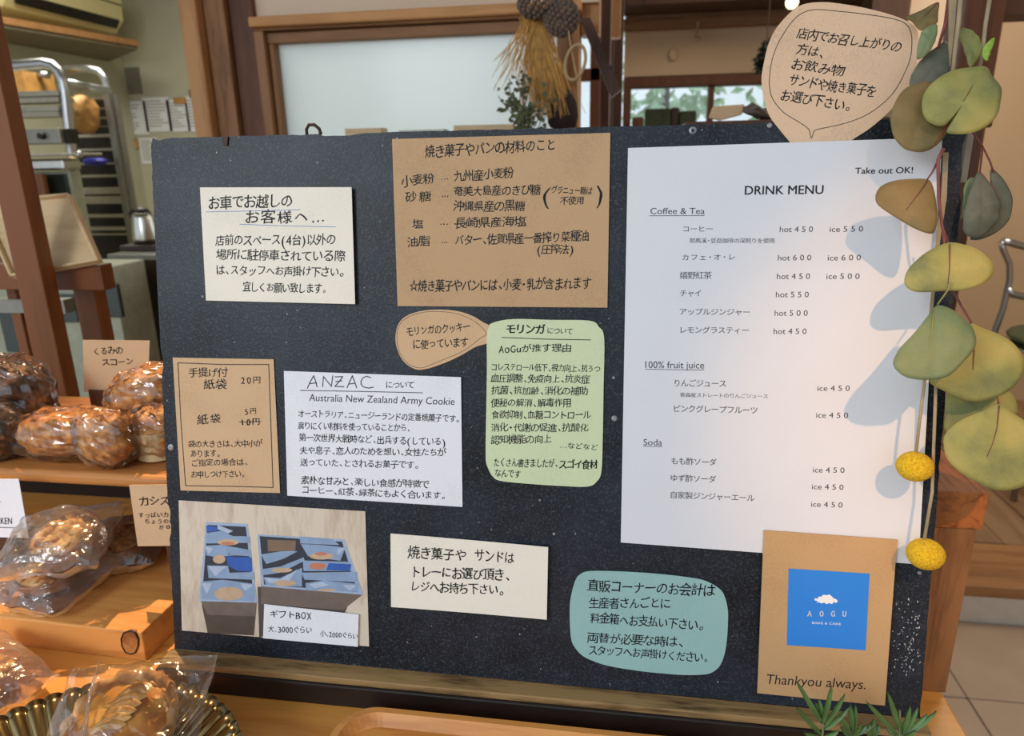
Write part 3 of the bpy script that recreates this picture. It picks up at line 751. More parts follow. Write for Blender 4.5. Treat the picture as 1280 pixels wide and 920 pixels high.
ml = [('Take out OK!',923,120,1153,117,24,WB),('DRINK MENU',482,203,795,200,34,WB),('Coffee & Tea',105,280,322,280,24,W1),
    ('コーヒー',232,352,357,352,24,J0),('hot 4 5 0',622,352,755,352,22,W1),('ice 5 5 0',822,352,955,350,22,W1),('耶馬溪・豆岳珈琲の深煎りを使用',262,396,603,397,19,J0),
    ('カフェ・オ・レ',228,466,448,464,24,J0),('hot 6 0 0',615,466,748,465,22,W1),('ice 6 0 0',814,466,946,465,22,W1),
    ('嬉野紅茶',223,540,350,540,28,J0),('hot 4 5 0',611,540,743,540,22,W1),('ice 5 0 0',809,540,941,540,22,W1),
    ('チャイ',223,610,310,610,26,J0),('hot 5 5 0',607,613,738,613,22,W1),('アップルジンジャー',220,684,505,686,26,J0),('hot 5 0 0',602,687,734,687,22,W1),
    ('レモングラスティー',220,757,500,759,26,J0),('hot 4 5 0',598,760,729,760,22,W1),
    ('100% fruit juice',85,128,320,130,27,W2),('りんごジュース',197,202,410,205,28,J2),('青森産ストレートのりんごジュース',223,244,577,250,17,J2),('ice 4 5 0',773,219,902,219,21,W2),
    ('ピンクグレープフルーツ',195,304,535,312,28,J2),('ice 4 5 0',768,326,895,328,21,W2),('Soda',78,437,152,438,25,W2),
    ('もも酢ソーダ',187,513,370,519,27,J2),('ice 4 5 0',755,545,881,547,21,W2),('ゆず酢ソーダ',184,581,368,587,27,J2),('ice 4 5 0',751,612,877,615,21,W2),
    ('自家製ジンジャーエール',183,649,522,662,27,J2),('ice 4 5 0',748,682,873,686,21,W2)]
mr, mpt = notice('drink_menu', 'large white printed drink menu sheet on the right of the board', 'menu', T,
    [(16,16),(1272,-26),(1177,1680),(-13,1594)], .0024, M['menu'], ml, ink='print', jit=0, lift=lambda s,t: .0006*s)
mb = MB()
stroke(mb, mpt, T, [(103,287),(322,286)], .0004); stroke(mb, mpt, T2, [(85,133),(320,136)], .0004); stroke(mb, mpt, T2, [(78,441),(152,443)], .0004)
part('underline', mb, M['print'], mr, kind='stuff')
for x, y in ((785, 640), (1000, 181)): pass
T = Tf(940, 0, 3.765)
notice('paper_notice', 'pale brown speech-bubble card standing up over the top right of the board', 'notice', T,
    [(45,380),(55,300),(80,200),(120,125),(190,50),(250,18),(330,10),(400,15),(520,35),(640,65),(720,95),(770,130),(783,180),(780,260),(765,340),(720,430),(650,520),(560,600),(470,660),(430,700),(220,705),(180,670),(130,610),(85,550),(60,480)][::-1],
    .0012, M['bubble'],
    [('店内でお召し上がりの',208,182,698,248,50,dict(slant=.08)),('方は、',205,252,340,277,50),('お飲み物',178,327,430,362,52),('サンドや焼き菓子を',170,402,578,460,52),('お選び下さい。',130,472,462,527,52)],
    [('drawn_outline','ink',.00045,[[(84,420),(82,370),(95,280),(130,190),(190,100),(240,60),(300,45),(400,52),(520,65),(650,85),(720,110),(750,160),(748,260),(720,340),(670,430),(600,500),(520,550),(420,585),(305,610),(290,625),(278,650),(268,610),(230,580),(150,530),(100,470),(84,420)]])])
T = Tf(930, 650, 3.409)
br, bpt = notice('paper_bag', 'flat brown paper bag with a blue cloud sticker overlapping the menu, bottom right', 'bag', T,
    [(85,45),(650,83),(598,787),(57,738)], .0050, M['bag'], [('Thankyou always.',92,697,515,718,40,dict(whole=True,slant=.15))], th=.0014, lift=lambda s,t: .0012*s)
stk = part('sticker', MB().prism([bpt(*T(*q)) for q in ((190,206),(533,226),(516,552),(182,532))][::-1], BN*.0002), M['sticker'], br, label='square blue sticker with a white cloud')
mb = MB()
q3 = lambda px, py: bpt(px, py) + BN*.0004
for txt, x0, x1 in (('A',268,286),('O',320,335),('G',368,384),('U',417,431)): write(mb, q3, T, txt, x0, 408, x1, 409, 23, whole=True, jit=0, bold=.07)
write(mb, q3, T, 'BAKE & CAKE', 289, 440, 411, 445, 9, whole=True, jit=0)
cl = [(298,336),(304,330),(312,334),(316,324),(328,324),(336,316),(350,318),(362,315),(372,322),(378,330),(390,334),(398,342),(392,350),(380,347),(374,355),(360,351),(350,356),(340,349),(328,353),(316,347),(308,350),(312,342),(302,341)]
mb.prism([q3(*T(*q)) for q in cl][::-1], BN*.0001)
part('sticker_lettering', mb, M['stickwhite'], stk, kind='stuff')

# gift box photo print
T = Tf(220, 620, 4.6)
pr, ppt = notice('photo_print', 'colour photo print of two gift boxes on planks, bottom left of the board', 'photo', T,
    [(15,25),(1088,88),(1110,865),(38,770)], .0010, wood('printed_planks', lin(186, 164, 140), lin(218, 204, 186), 'Z', 3.5, .5), (), th=.0004, lift=lambda s,t: .001*(1-s)*t)
def flat(name, polys, c, z, rough=.5, var=.1):
    m_ = plain('print_'+name, c, rough, var=var, vs=120)
    for i, pl in enumerate(polys):
        pts = [ppt(*T(*q)) + BN*(z+.000004*i) for q in pl]
        part(name, MB().add(pts, [tuple(range(len(pts)))[::-1]]), m_, pr)
def ell(cx, cy, rx, ry, n=14): return [(cx+rx*math.cos(2*math.pi*i/n), cy+ry*math.sin(2*math.pi*i/n)) for i in range(n)]
flat('printed_box_shadow', [[(150,620),(465,620),(450,800),(185,785)], [(470,520),(1000,600),(960,700),(480,810)]], lin(84, 72, 66), .00003)
flat('printed_box_front', [[(145,603),(465,612),(455,690),(185,680)], [(490,513),(1075,566),(960,655),(490,620)]], lin(112, 98, 90), .00006)
flat('printed_box_rim', [[(172,150),(412,160),(468,612),(135,602)], [(468,220),(968,250),(1077,568),(492,518)]], lin(158, 178, 206), .00009)
flat('printed_box_inside', [[(182,166),(402,176),(452,602),(152,590)], [(482,230),(955,262),(1045,552),(508,508)]], lin(46, 52, 66), .00012)
flat('printed_wrapper', [[(178,212),(260,200),(330,230),(425,232),(430,268),(176,272)], [(170,285),(260,280),(430,310),(436,346),(340,340),(230,350),(176,340)],
     [(182,398),(300,400),(310,440),(450,436),(455,480),(190,470)], [(148,490),(270,480),(350,490),(452,505),(456,604),(150,592)],
     [(712,232),(900,246),(940,282),(715,272)], [(718,275),(850,282),(975,296),(945,372),(760,345)], [(490,335),(640,312),(700,318),(620,360),(520,390)],
     [(492,420),(600,405),(735,352),(740,372),(600,440),(495,455)], [(505,465),(600,470),(725,412),(725,520),(520,512)], [(730,370),(1005,378),(1010,430),(735,430)],
     [(722,440),(1040,435),(1045,495),(740,480)], [(745,500),(850,485),(1045,505),(1050,550),(750,540)]], lin(138, 162, 194), .00015)
flat('printed_glint', [[(186,402),(290,404),(230,460)], [(170,290),(215,300),(190,335)], [(150,500),(210,498),(180,560)], [(240,165),(330,200),(300,215),(240,190)], [(370,500),(445,510),(400,545)], [(510,468),(600,480),(700,420),(640,500),(540,500)], [(765,505),(840,495),(880,510),(800,530)], [(960,510),(1040,512),(1000,545)], [(930,300),(970,300),(930,340)]], lin(176, 192, 214), .00018)
flat('printed_cookie', [ell(305,560,85,40), ell(300,265,62,18), ell(250,362,36,26), ell(838,345,70,20), ell(628,500,65,18), ell(610,425,60,14), ell(870,540,55,8)], lin(196, 168, 140), .00021)
flat('printed_fruit', [ell(815,402,48,20), ell(300,272,40,9), ell(835,332,36,10)], lin(196, 124, 96), .00024)
flat('printed_tan_box', [[(527,250),(690,256),(688,315),(530,318)]], lin(126, 104, 84), .00024)
flat('printed_blue_card', [[(288,346),(436,352),(440,432),(360,430),(300,400)], [(880,385),(1010,392),(1000,430),(865,425)], [(175,170),(240,178),(240,200),(178,205)]], lin(46, 92, 176), .00027)
notice('price_slip', 'small white slip with gift box prices stuck over the photo print', 'note', T,
    [(507,622),(1050,682),(1045,867),(500,818)], .0030, M['white'],
    [('ギフトBOX',540,700,780,710,42),('大.3000ぐらい',530,782,782,792,38),('小、2000ぐらい',830,808,1045,824,32)])

# ================================================================== EUCALYPTUS
def bq_(px, py, y): return bp(px, py, -y)    # a point hanging in front of the leaning board
def leaf(root, T, pts, y0, y1, mat, rib=None, bulge=.004, name='leaf', lab=None):
    """real leaf blade: outline points stand at depth y0 (top) to y1 (bottom), cupped, 0.5 mm thick"""
    pp = [T(*q) for q in pts]
    ys = [q[1] for q in pp]; a, b_ = min(ys), max(ys)
    dep = lambda py: y0 + (y1-y0)*((py-a)/(b_-a))
    out = [bq_(q[0], q[1], dep(q[1])) for q in pp]
    # smooth closed outline (Catmull-Rom)
    n = len(out); sm = []
    for i in range(n):
        p0, p1, p2, p3 = out[i-1], out[i], out[(i+1) % n], out[(i+2) % n]
        for k in range(4):
            t_ = k/4
            sm.append(.5*((2*p1)+(p2-p0)*t_+(2*p0-5*p1+4*p2-p3)*t_*t_+(3*p1-p0-3*p2+p3)*t_**3))
    c = sum(sm, V((0, 0, 0)))/len(sm); nrm = V((0, -1, 0)); m = len(sm)
    axis = (out[0]-c); axis.y = 0; axis.normalize(); side = V((axis.z, 0, -axis.x))
    wid = max(abs((q-c).dot(side)) for q in sm)
    def h(q, r):
        s_ = (q-c).dot(side)/wid; l_ = (q-c).dot(axis)/wid
        return bulge*(1-r*r) + bulge*.9*abs(s_) + .0012*noise.noise(q*60) - bulge*.4*s_*s_ + .0008*math.sin(l_*7)*abs(s_)
    mb = MB(); th = .0005; R_ = [1, .86, .68, .48, .26]
    for sgn in (0, 1):
        base = len(mb.v)
        for r in R_:
            for q in sm:
                w_ = c.lerp(q, r); mb.v.append(w_ + nrm*(h(w_, r) - sgn*th))
        mb.v.append(c + nrm*(h(c, 0) - sgn*th)); ce = len(mb.v)-1
        for j in range(len(R_)-1):
            for i in range(m):
                f_ = (base+j*m+i, base+j*m+(i+1) % m, base+(j+1)*m+(i+1) % m, base+(j+1)*m+i)
                mb.f.append(f_ if sgn else f_[::-1])
        j = len(R_)-1
        for i in range(m):
            f_ = (base+j*m+i, base+j*m+(i+1) % m, ce); mb.f.append(f_ if sgn else f_[::-1])
    N1 = len(R_)*m+1
    for i in range(m): mb.f.append((i, (i+1) % m, N1+(i+1) % m, N1+i))
    o = part(name, mb, mat, root, smooth=True, label=lab)
    if rib:
        rp = [T(*q) for q in rib]; P = []
        for j in range(len(rp)-1):
            for k in range(6):
                t_ = k/6; px = rp[j][0]*(1-t_)+rp[j+1][0]*t_; py = rp[j][1]*(1-t_)+rp[j+1][1]*t_
                q = bq_(px, py, dep(py)); r = min(1, (q-c).length/wid/1.1)
                P.append(q + nrm*(h(q, r) + .0001))
        part('midrib', MB().tube(P, [.00045*(1-.6*i/len(P)) for i in range(len(P))], 6), M['stemred'] if mat not in (M['leafgrn'],) else M['leafyel'], o, smooth=True)
    return o
A1 = Tf(1060, 0, 4.182); A2 = Tf(1060, 200, 4.182); A3 = Tf(1060, 400, 4.182)
e1 = thing('eucalyptus_branch', 'front eucalyptus branch whose broad leaves hang over the right edge of the menu', 'plant', (.29, -.035, 1.25), 'eucalyptus branches hanging down the right side')
leaf(e1, A1, [(718,350),(640,352),(540,370),(450,420),(395,490),(378,560),(400,620),(450,655),(500,658),(530,625),(580,548),(548,620),(512,688),(560,702),(640,695),(720,660),(775,590),(800,500),(790,450),(750,400)], -.040, -.048, M['leafyel'], [(712,360),(640,450),(575,550)], .004)
leaf(e1, A1, [(440,432),(370,435),(300,460),(250,520),(222,590),(222,660),(240,720),(290,775),(360,795),(420,785),(480,740),(520,690),(540,620),(520,520)], -.030, -.040, M['leafbrn'], [(520,640),(430,770)], .003)
leaf(e1, A1, [(515,215),(535,280),(525,370),(460,440),(400,460),(320,455),(340,370),(400,290),(470,240)], -.018, -.026, M['leafgry'], None, .003)
leaf(e1, A1, [(462,125),(400,150),(372,200),(358,300),(385,305),(420,275),(450,220),(465,170)], -.03, -.03, M['leafgrn'], [(460,130),(385,300)], .002)
leaf(e1, A2, [(415,100),(340,98),(250,105),(180,130),(145,175),(145,225),(200,270),(280,320),(350,360),(410,382),(445,378),(460,330),(462,260),(455,190),(440,130)], -.042, -.052, M['leafbrn'], [(413,105),(350,185),(285,270)], .003)
leaf(e1, A2, [(525,432),(600,440),(680,470),(735,520),(755,575),(740,615),(690,650),(600,678),(500,685),(400,690),(340,685),(300,660),(295,620),(320,560),(380,500),(450,460)], -.046, -.052, M['leafyel'], [(525,436),(520,560),(512,660)], .003)
leaf(e1, A3, [(465,-75),(430,-40),(380,20),(310,100),(255,165),(228,210),(235,245),(280,285),(340,305),(420,312),(500,300),(570,250),(640,170),(662,100),(650,40),(610,0),(560,-45),(510,-70)], -.058, -.074, M['leafgrn'], [(440,-50),(412,100),(408,230)], .004)
def px3(T, pts, y): return [bq_(*T(*q), y) for q in pts]
part('main_stem', MB().tube(px3(A1, [(535,-30),(510,130),(470,250)], -.022), [.0018, .0014, .0007]), M['stemred'], e1, smooth=True)
part('main_stem', MB().tube(px3(A1, [(590,-30),(578,120),(560,260),(548,380)], -.034), [.0015, .0014, .0013, .0012]), M['stemtan'], e1, smooth=True)
part('hanging_stem', MB().tube(px3(A2, [(500,-60),(470,0),(475,200),(492,350),(525,434)], -.045), [.0012, .0011, .001, .0009, .0007]), M['stemred'], e1, smooth=True)
part('petiole', MB().tube(px3(A2, [(466,15),(440,65),(414,102)], -.043), [.0008, .0006, .0005]), M['stemred'], e1, smooth=True)
part('petiole', MB().tube(px3(A2, [(540,640),(515,690),(468,755)], -.056), .0005), M['leafyel'], e1, smooth=True)
part('petiole', MB().tube(px3(A2, [(492,340),(510,480),(540,690)], -.040), .0008), M['stemred'], e1, smooth=True)
part('flat_stalk', MB().prism([bq_(*A2(*q), -.010) for q in ((500,-40),(526,-40),(516,200),(482,420),(442,810),(425,810),(462,420),(488,200))], (0, .0008, 0)), M['stemtan'], e1)
part('dry_strip', MB().prism([bq_(*A1(*q), -.030) for q in ((530,-5),(568,-5),(560,120),(545,250),(535,345),(528,240))], (0, .0012, 0)), M['stemtan'], e1)
e2 = thing('eucalyptus_branch', 'rear eucalyptus branch with leaves hanging outside the right edge of the board', 'plant', (.33, .0, 1.25), 'eucalyptus branches hanging down the right side')
leaf(e2, A1, [(470,10),(380,55),(300,92),(335,115),(380,160),(430,140),(462,120),(472,60)], -.012, -.012, M['leafbrn'], [(468,15),(380,100)], .002)
leaf(e2, A1, [(580,150),(620,150),(670,180),(700,240),(690,290),(660,330),(632,352),(615,300),(600,240),(582,190)], -.016, -.02, M['leafyel'], None, .002)
leaf(e2, A1, [(768,200),(740,210),(705,250),(700,290),(722,320),(745,270)], -.03, -.03, M['leafnew'], None, .001)
leaf(e2, A2, [(690,60),(660,100),(620,200),(598,290),(600,370),(640,405),(700,400),(770,330),(792,270),(780,190),(740,120)], -.012, -.014, M['leafgry'], [(692,64),(760,150),(790,220)], .003)
leaf(e2, A2, [(750,45),(800,90),(840,150),(857,220),(845,300),(790,370),(700,415),(640,412),(740,360),(792,280),(785,190),(745,120)], -.003, -.003, M['leafgry'], None, .002)
leaf(e2, A2, [(640,95),(670,98),(650,140),(620,220),(600,300),(590,300),(600,200),(610,130)], -.004, -.004, M['leafgrn'], None, .001)
leaf(e2, A3, [(645,20),(700,40),(790,75),(860,120),(915,200),(918,270),(880,330),(820,380),(740,415),(660,425),(590,410),(500,370),(425,320),(500,250),(600,160),(640,90)], -.030, -.036, M['leafyel'], [(645,60),(648,160),(640,270)], .003)
leaf(e2, A3, [(520,390),(600,420),(700,410),(830,370),(870,410),(885,460),(875,500),(700,560),(520,590),(505,500)], -.012, -.014, M['leafyel'], None, .002)
leaf(e2, A3, [(790,440),(700,475),(610,510),(540,550),(498,600),(500,660),(520,730),(580,790),(660,840),(740,880),(820,888),(900,870),(960,840),(1005,780),(1012,700),(990,600),(940,540),(870,490)], -.036, -.044, M['leafyel'], [(788,445),(770,560),(700,730)], .003)
part('main_stem', MB().tube(px3(A1, [(745,-30),(720,120),(700,300),(660,500),(650,690)], -.006), [.0014, .0013, .0012, .001, .0008]), M['stemtan'], e2, smooth=True)
part('hanging_stem', MB().tube(px3(A1, [(650,690),(705,768),(745,850),(760,900)], -.006), .0006), M['stemred'], e2, smooth=True)
part('hanging_stem', MB().tube(px3(A1, [(705,768),(690,900)], -.008) + px3(A2, [(692,64)], -.012), .0006), M['stemred'], e2, smooth=True)
part('hanging_stem', MB().tube(px3(A2, [(530,640),(590,760),(640,840),(650,870)], -.022), [.0009, .0008, .0007, .0006]), M['stemred'], e2, smooth=True)
part('petiole', MB().tube(px3(A3, [(780,395),(788,445)], -.034), .0006), M['stemred'], e2, smooth=True)
part('petiole', MB().tube(px3(A3, [(620,420),(650,490)], -.004), .0008), M['stemred'], e2, smooth=True)
for cx, cy, st, lab in ((1143.5, 583, [(405,200),(400,320),(375,520),(355,700)], 'upper yellow billy button flower hanging over the menu edge'),
                        (1157, 692.5, [(462,200),(460,340),(452,560),(440,900),(395,1175)], 'lower yellow billy button flower by the corner of the menu')):
    yb_ = -.034 if cy < 600 else -.028
    c = bq_(cx, cy, yb_); r = 19.2/F*(c-CAM).length*.93
    t = thing('billy_button', lab, 'flower', tuple(c), 'yellow billy button flowers')
    mb = MB().sphere(c, (r*1.03, r, r*.88), 64, 44, lambda d: 1 + .045*noise.voronoi(d*16)[0][0] - .02)
    part('flower_head', mb, M['yellow'], t, smooth=True)
    part('stem', MB().tube([bq_(*A3(*q), yb_) for q in st], .0011, 8), M['stemtan'], t, smooth=True)

# ================================================================== LEFT DISPLAY
bt = thing('wooden_block', 'thick pine board on the table under the nut tarts, dark knot near its end', 'board', (-.6, .09, TZ))
part('slab', MB().hexa([(-1.0, .032, TZ), (-.3415, .0115, TZ), (-.337, .17, TZ), (-1.0, .19, TZ)],
                       [(-1.0, .032, .8278), (-.3404, .0115, .8278), (-.336, .17, .8278), (-1.0, .19, .8278)]), M['block'], bt, bevel=.0015)
T5 = Tf(0, 770, 3.879)
kn = [at_y(*T5(*q), .0108) for q in ((630,72),(655,80),(670,110),(670,145),(655,178),(632,185),(608,175),(592,145),(588,110),(600,82))]
part('knot', MB().prism(kn, (0, .003, 0)), spotted('knot_wood', lin(120, 70, 30), lin(160, 104, 52), lin(196, 140, 80), 50), bt)
ring = MB().tube(kn + [kn[0]], .0007, 6, False); part('knot_ring', ring, M['dark'], bt)
SZ = .936; SY = .10
sh = thing('wooden_shelf_board', 'brown wooden serving board raised behind, carrying the wrapped scones', 'board', (-.6, .2, TZ))
part('board', MB().box((-1.05, SY, SZ-.014), (-.22, .32, SZ)), M['shelfwood'], sh, bevel=.005, seg=3)
part('shade_backing', MB().box((-1.05, .305, TZ), (-.22, .318, SZ-.014)), M['blackwood'], sh)  # black sheet added to stand in for the shade under the shelf
for x in (-1.0, -.27): part('riser', MB().box((x, .20, TZ), (x+.04, .30, SZ-.014)), M['darkwood'], sh)

def bake(c, r, mat, seed, flatb=True, rough=.12, sq=2.6):
    def fn(d):
        m_ = (abs(d.x)**sq + abs(d.y)**sq + abs(d.z)**sq)**(-1/sq)
        return m_*(1 + rough*noise.fractal(d*2.2+V((seed, 0, 0)), 1, 2, 4) + .05*noise.noise(d*9+V((seed, 3, 0))))
    return MB().sphere(c, r, 40, 26, fn)
def wrap(c, r, seed, sq=2.4, amp=.14, tails=()):
    def fn(d):
        m_ = (abs(d.x)**sq + abs(d.y)**sq + abs(d.z)**sq)**(-1/sq)
        q = d*3.2+V((seed, 1, 2)); v_ = noise.voronoi(q)[0]
        k_ = m_*(1.02 + amp*(.8*v_[0]-.25) + .10*noise.noise(d*6+V((0, seed, 0))) + random.uniform(-.035, .035))
        for tdir, s_ in tails:
            k_ += s_*max(0, d.dot(V(tdir).normalized()))**10
        return k_
    return MB().sphere(c, r, 30, 20, fn)
def wrapped(name, label, px, py, y, rx, rz, mat, seed, base_z=None, ry=None, group='wrapped scones on the shelf board', flm='film', M_=None, tails=(), cup=False):
    c = at_y(px, py, y); s_ = (c-CAM).length/F; r = V((rx*s_, (ry or rx*.8)*s_, rz*s_))
    if base_z is not None: c.z = base_z + r.z*1.04
    t = thing(name, label, 'bread', (c.x, c.y, (base_z if base_z is not None else c.z - r.z)), group)
    mb = bake(c, r*.84, mat, seed)
    if M_: mb.v = [c + M_ @ (v-c) for v in mb.v]
    part('scone' if name == 'wrapped_scone' else 'loaf', mb, mat, t, smooth=True)
    if cup:
        part('paper_cup', MB().lathe(c - V((0, 0, r.z*.95)), [(r.x*.72, 0), (r.x*.9, r.z*1.1)], 36), M['cuppaper'], t)
    mb = wrap(c, r*.98, seed+5, tails=tails)
    if M_: mb.v = [c + M_ @ (v-c) for v in mb.v]
    zf = (base_z if base_z is not None else -9) + .0002
    for v in mb.v: v.z = max(v.z, zf)
    part('wrapper', mb, M[flm], t)
    return t
RY = lambda a: Matrix.Rotation(math.radians(a), 3, 'Y')
wrapped('wrapped_scone', 'long flat walnut scone in shiny cellophane at the left of the shelf board', 84, 528, .135, 66, 27, M['scone'], 1, SZ, 30, M_=RY(-3), tails=(((-1, -.3, -.5), .12),))
wrapped('wrapped_scone', 'squarish golden scone in cellophane at the front edge of the shelf board', 135, 560, .118, 34, 32, M['scone'], 2, SZ, 22)
wrapped('wrapped_scone', 'big tilted brown scone in cellophane leaning against the board edge, below the walnut card', 184, 493, .185, 46, 32, M['scone'], 3, None, 30, M_=RY(-22))
wrapped('wrapped_scone', 'scone in a paper cup half hidden by the left edge of the board', 201, 560, .15, 34, 30, M['scone'], 4, SZ, 30, cup=True)
wrapped('wrapped_scone', 'scone lying under the big tilted scone at the back of the shelf board', 190, 532, .20, 40, 20, M['scone'], 14, SZ, 28)
wrapped('wrapped_loaf', 'dark brown wrapped loaf with a tall rounded top at the far left', 15, 502, .17, 42, 44, M['sconedark'], 5, SZ, 34, 'dark wrapped loaves at the far left')
wrapped('wrapped_loaf', 'smaller dark wrapped loaf cut by the left edge of the picture', -8, 525, .125, 27, 30, M['sconedark'], 6, SZ, 24, 'dark wrapped loaves at the far left')

def card(T, poly, y, mat, label, lines, ul=None, lean=.0):
    ys = [T(*q)[1] for q in poly]; y1_ = max(ys); y0_ = min(ys)
    dep = lambda py: y + lean*(y1_-py)/(y1_-y0_)
    P = [at_y(*T(*q), dep(T(*q)[1])) for q in poly]
    c = sum(P, V((0, 0, 0)))/len(P)
    t = thing('price_card', label, 'card', (c.x, c.y, min(p.z for p in P)), 'name cards among the bakes')
    part('sheet', MB().prism(P, (0, .0006, 0)), mat, t)
    mb = MB(); pt_ = lambda px, py: at_y(px, py, dep(py)-.0003)
    for ln in lines: write(mb, pt_, T, *ln[:6], **(ln[6] if len(ln) > 6 else {}))
    if ul:
        P2 = [pt_(*T(*q)) for q in ul]; mb.tube(P2, .0003, 4)
    part('handwriting', mb, M['ink'], t)
    return t, P
c1, P = card(Tf(0, 400, 4.183), [(433,105),(782,108),(772,385),(440,375)], .225, M['kraft2'], 'tan card naming the walnut scone, standing behind the scones', [('くるみの',488,186,648,176,38),('スコーン',535,240,702,236,36)])
part('clip_block', MB().box((P[3].x+.008, .222, SZ), (P[3].x+.032, .236, P[3].z+.003)), M['darkwood'], c1)
c2, P = card(Tf(0, 590, 4.183), [(675,68),(955,65),(960,385),(720,388)], .062, M['kraft2'], 'tan card about cassis half hidden behind the left edge of the board', [('カシス',730,180,890,172,48),('すっぱいカシス',722,240,950,235,26),('ちょうの相性',755,272,950,270,24),('が◎',825,300,900,298,20)], lean=.01)
part('clip_block', MB().box((P[2].x-.022, .0665, .828), (P[2].x-.004, .080, P[2].z+.012)), M['darkwood'], c2)
c3, P = card(Tf(0, 590, 4.183), [(-60,37),(97,37),(150,345),(-60,340)], .066, M['white'], 'white card reading KEN at the left edge of the picture', [('CHICKEN',-75,272,62,272,32,dict(whole=True,slant=.1)),('ト',-25,175,12,172,30)], ul=[(-60,288),(75,292)], lean=.012)
part('clip_block', MB().box((P[3].x+.004, .072, .828), (P[3].x+.02, .084, P[3].z+.012)), M['darkwood'], c3)

def tart(c, r, R3, seed, root, flat_pie=False):
    prof = [(r*.78, 0), (r*.80, .002), (r*.98, r*.42), (r*1.0, r*.46), (r*.94, r*.48), (r*.9, r*.42)]
    mb = MB().lathe((0, 0, 0), prof, 48)
    for i, v in enumerate(mb.v):
        a = math.atan2(v.y, v.x); k_ = 1 + .018*math.sin(a*24); v.x *= k_; v.y *= k_; v.z += .0015*noise.noise(V((a*2, seed, v.z*90)))
        mb.v[i] = c + R3 @ v
    part('pastry_case', mb, M['tartcase'], root, smooth=True)
    mb = MB(); rnd = random.Random(seed)
    mb.lathe((0, 0, 0), [(r*.9, r*.40), (r*.6, r*.5), (r*.1, r*.54)], 32)
    for _ in range(46):
        a = rnd.uniform(0, 6.3); q = math.sqrt(rnd.random())*r*.80; s_ = rnd.uniform(.10, .2)*r; sd = rnd.uniform(0, 99)
        mb.sphere((q*math.cos(a), q*math.sin(a), r*(.56-.12*(q/r)**2)), (s_, s_*rnd.uniform(.6, 1), s_*.7), 10, 7, lambda d: 1+.3*noise.noise(d*2+V((sd, 0, 0))))
    mb.v = [c + R3 @ v for v in mb.v]
    part('crumble_topping', mb, M['crumble'], root, smooth=True)
def pillow(c, R3, w_, d_, h_, seed, zmin, corner=.25):
    """flat cellophane bag: two wrinkled sheets meeting in a seam"""
    mb = MB(); n = 26
    def f(sg):
        def g(u, v_):
            x = (u-.5)*2; y = (v_-.5)*2
            e = max(0, (1-abs(x)**2.6))*max(0, (1-abs(y)**2.6)); z = sg*h_*e**.5
            q = V((x*2.3+seed, y*2.3, sg*3)); vv = noise.voronoi(q)[0]
            z += (vv[1]-vv[0])*h_*.16*sg*e**.3 + noise.noise(q*1.3+V((4, 0, 0)))*h_*.30*(1-.6*e)
            xx = x*w_*(1-.12*(1-abs(y))**1*e) + noise.noise(V((y*2, seed, 1)))*w_*.05
            yy = y*d_*(1-.12*(1-abs(x))*e) + noise.noise(V((x*2, seed, 5)))*d_*.06
            p_ = c + R3 @ V((xx, yy, z)); p_.z = max(p_.z, zmin + .0004*(1+noise.noise(V((x*5, y*5, seed)))))
            return p_
        return g
    mb.grid(f(1), n, n); mb.grid(f(-1), n, n); return mb
def bagged(label, px, py, y, z, rr, eul, seed, bag, zmin, grp='nut tarts in clear bags on the pine block', gt='crumble'):
    c = at_y(px, py, y)
    if z is not None: c.z = z
    from mathutils import Euler
    R3 = Euler([math.radians(a) for a in eul]).to_matrix()
    t = thing('bagged_tart', label, 'tart', (c.x, c.y, zmin), grp)
    tart(c - R3 @ V((0, 0, rr*.3)), rr, R3, seed, t)
    w_, d_, h_, ox, oy = bag
    part('bag', pillow(c + R3 @ V((ox, oy, 0)), R3, w_, d_, h_, seed, zmin), M['film2'], t, smooth=False)
    return t
BZ = .828
bagged('bagged nut tart lying on top of the pile, tilted towards the right', 84, 672, .060, None, .031, (16, -6, 10), 11, (.050, .040, .022, -.006, -.002), BZ)
bagged('bagged nut tart at the bottom front of the pile on the pine block', 66, 738, .062, BZ+.016, .029, (4, 0, -8), 12, (.052, .042, .020, .004, -.004), BZ)
bagged('bagged nut tart behind the pile, its golden edge peeping out on the right', 150, 690, .122, BZ+.018, .030, (4, 4, 20), 13, (.046, .040, .021, .0, -.002), BZ)
bagged('bagged nut tart at the left edge of the pine block', -12, 722, .084, BZ+.016, .029, (4, 0, 30), 15, (.044, .040, .020, .0, .0), BZ)
bagged('bagged nut cake lying on the table at the bottom left edge', -24, 852, -.045, TZ+.018, .030, (3, 0, -25), 16, (.052, .036, .019, .006, .002), TZ, 'bakes at the bottom left')

# bronze fluted dish with pie
dc = V((-.283, -.163, TZ)); RD = .120
def dish_fn(k_rad, a):
    return 1
mb = MB(); nr, na = 10, 600; prof = [(.0, .003), (.35, .003), (.55, .004), (.62, .008), (.70, .014), (.78, .019), (.86, .024), (.94, .029), (1.0, .032)]
for sgn in (0, 1):
    base = len(mb.v)
    for r, h in prof:
        for i in range(na):
            a = 2*math.pi*i/na; fl_ = max(0, (r-.52)/.48)
            rib_ = abs(math.sin(a*30))**.8*.0042*min(1, fl_*2.2)*(1-.35*fl_)
            mb.v.append(dc + V((math.cos(a)*RD*r, math.sin(a)*RD*r, h + rib_ - sgn*.0012)))
    for j in range(len(prof)-1):
        for i in range(na):
            f_ = (base+j*na+i, base+j*na+(i+1) % na, base+(j+1)*na+(i+1) % na, base+(j+1)*na+i); mb.f.append(f_[::-1] if sgn else f_)
n1 = len(prof)*na; L_ = (len(prof)-1)*na
for i in range(na): mb.f.append((L_+i, L_+(i+1) % na, n1+L_+(i+1) % na, n1+L_+i))
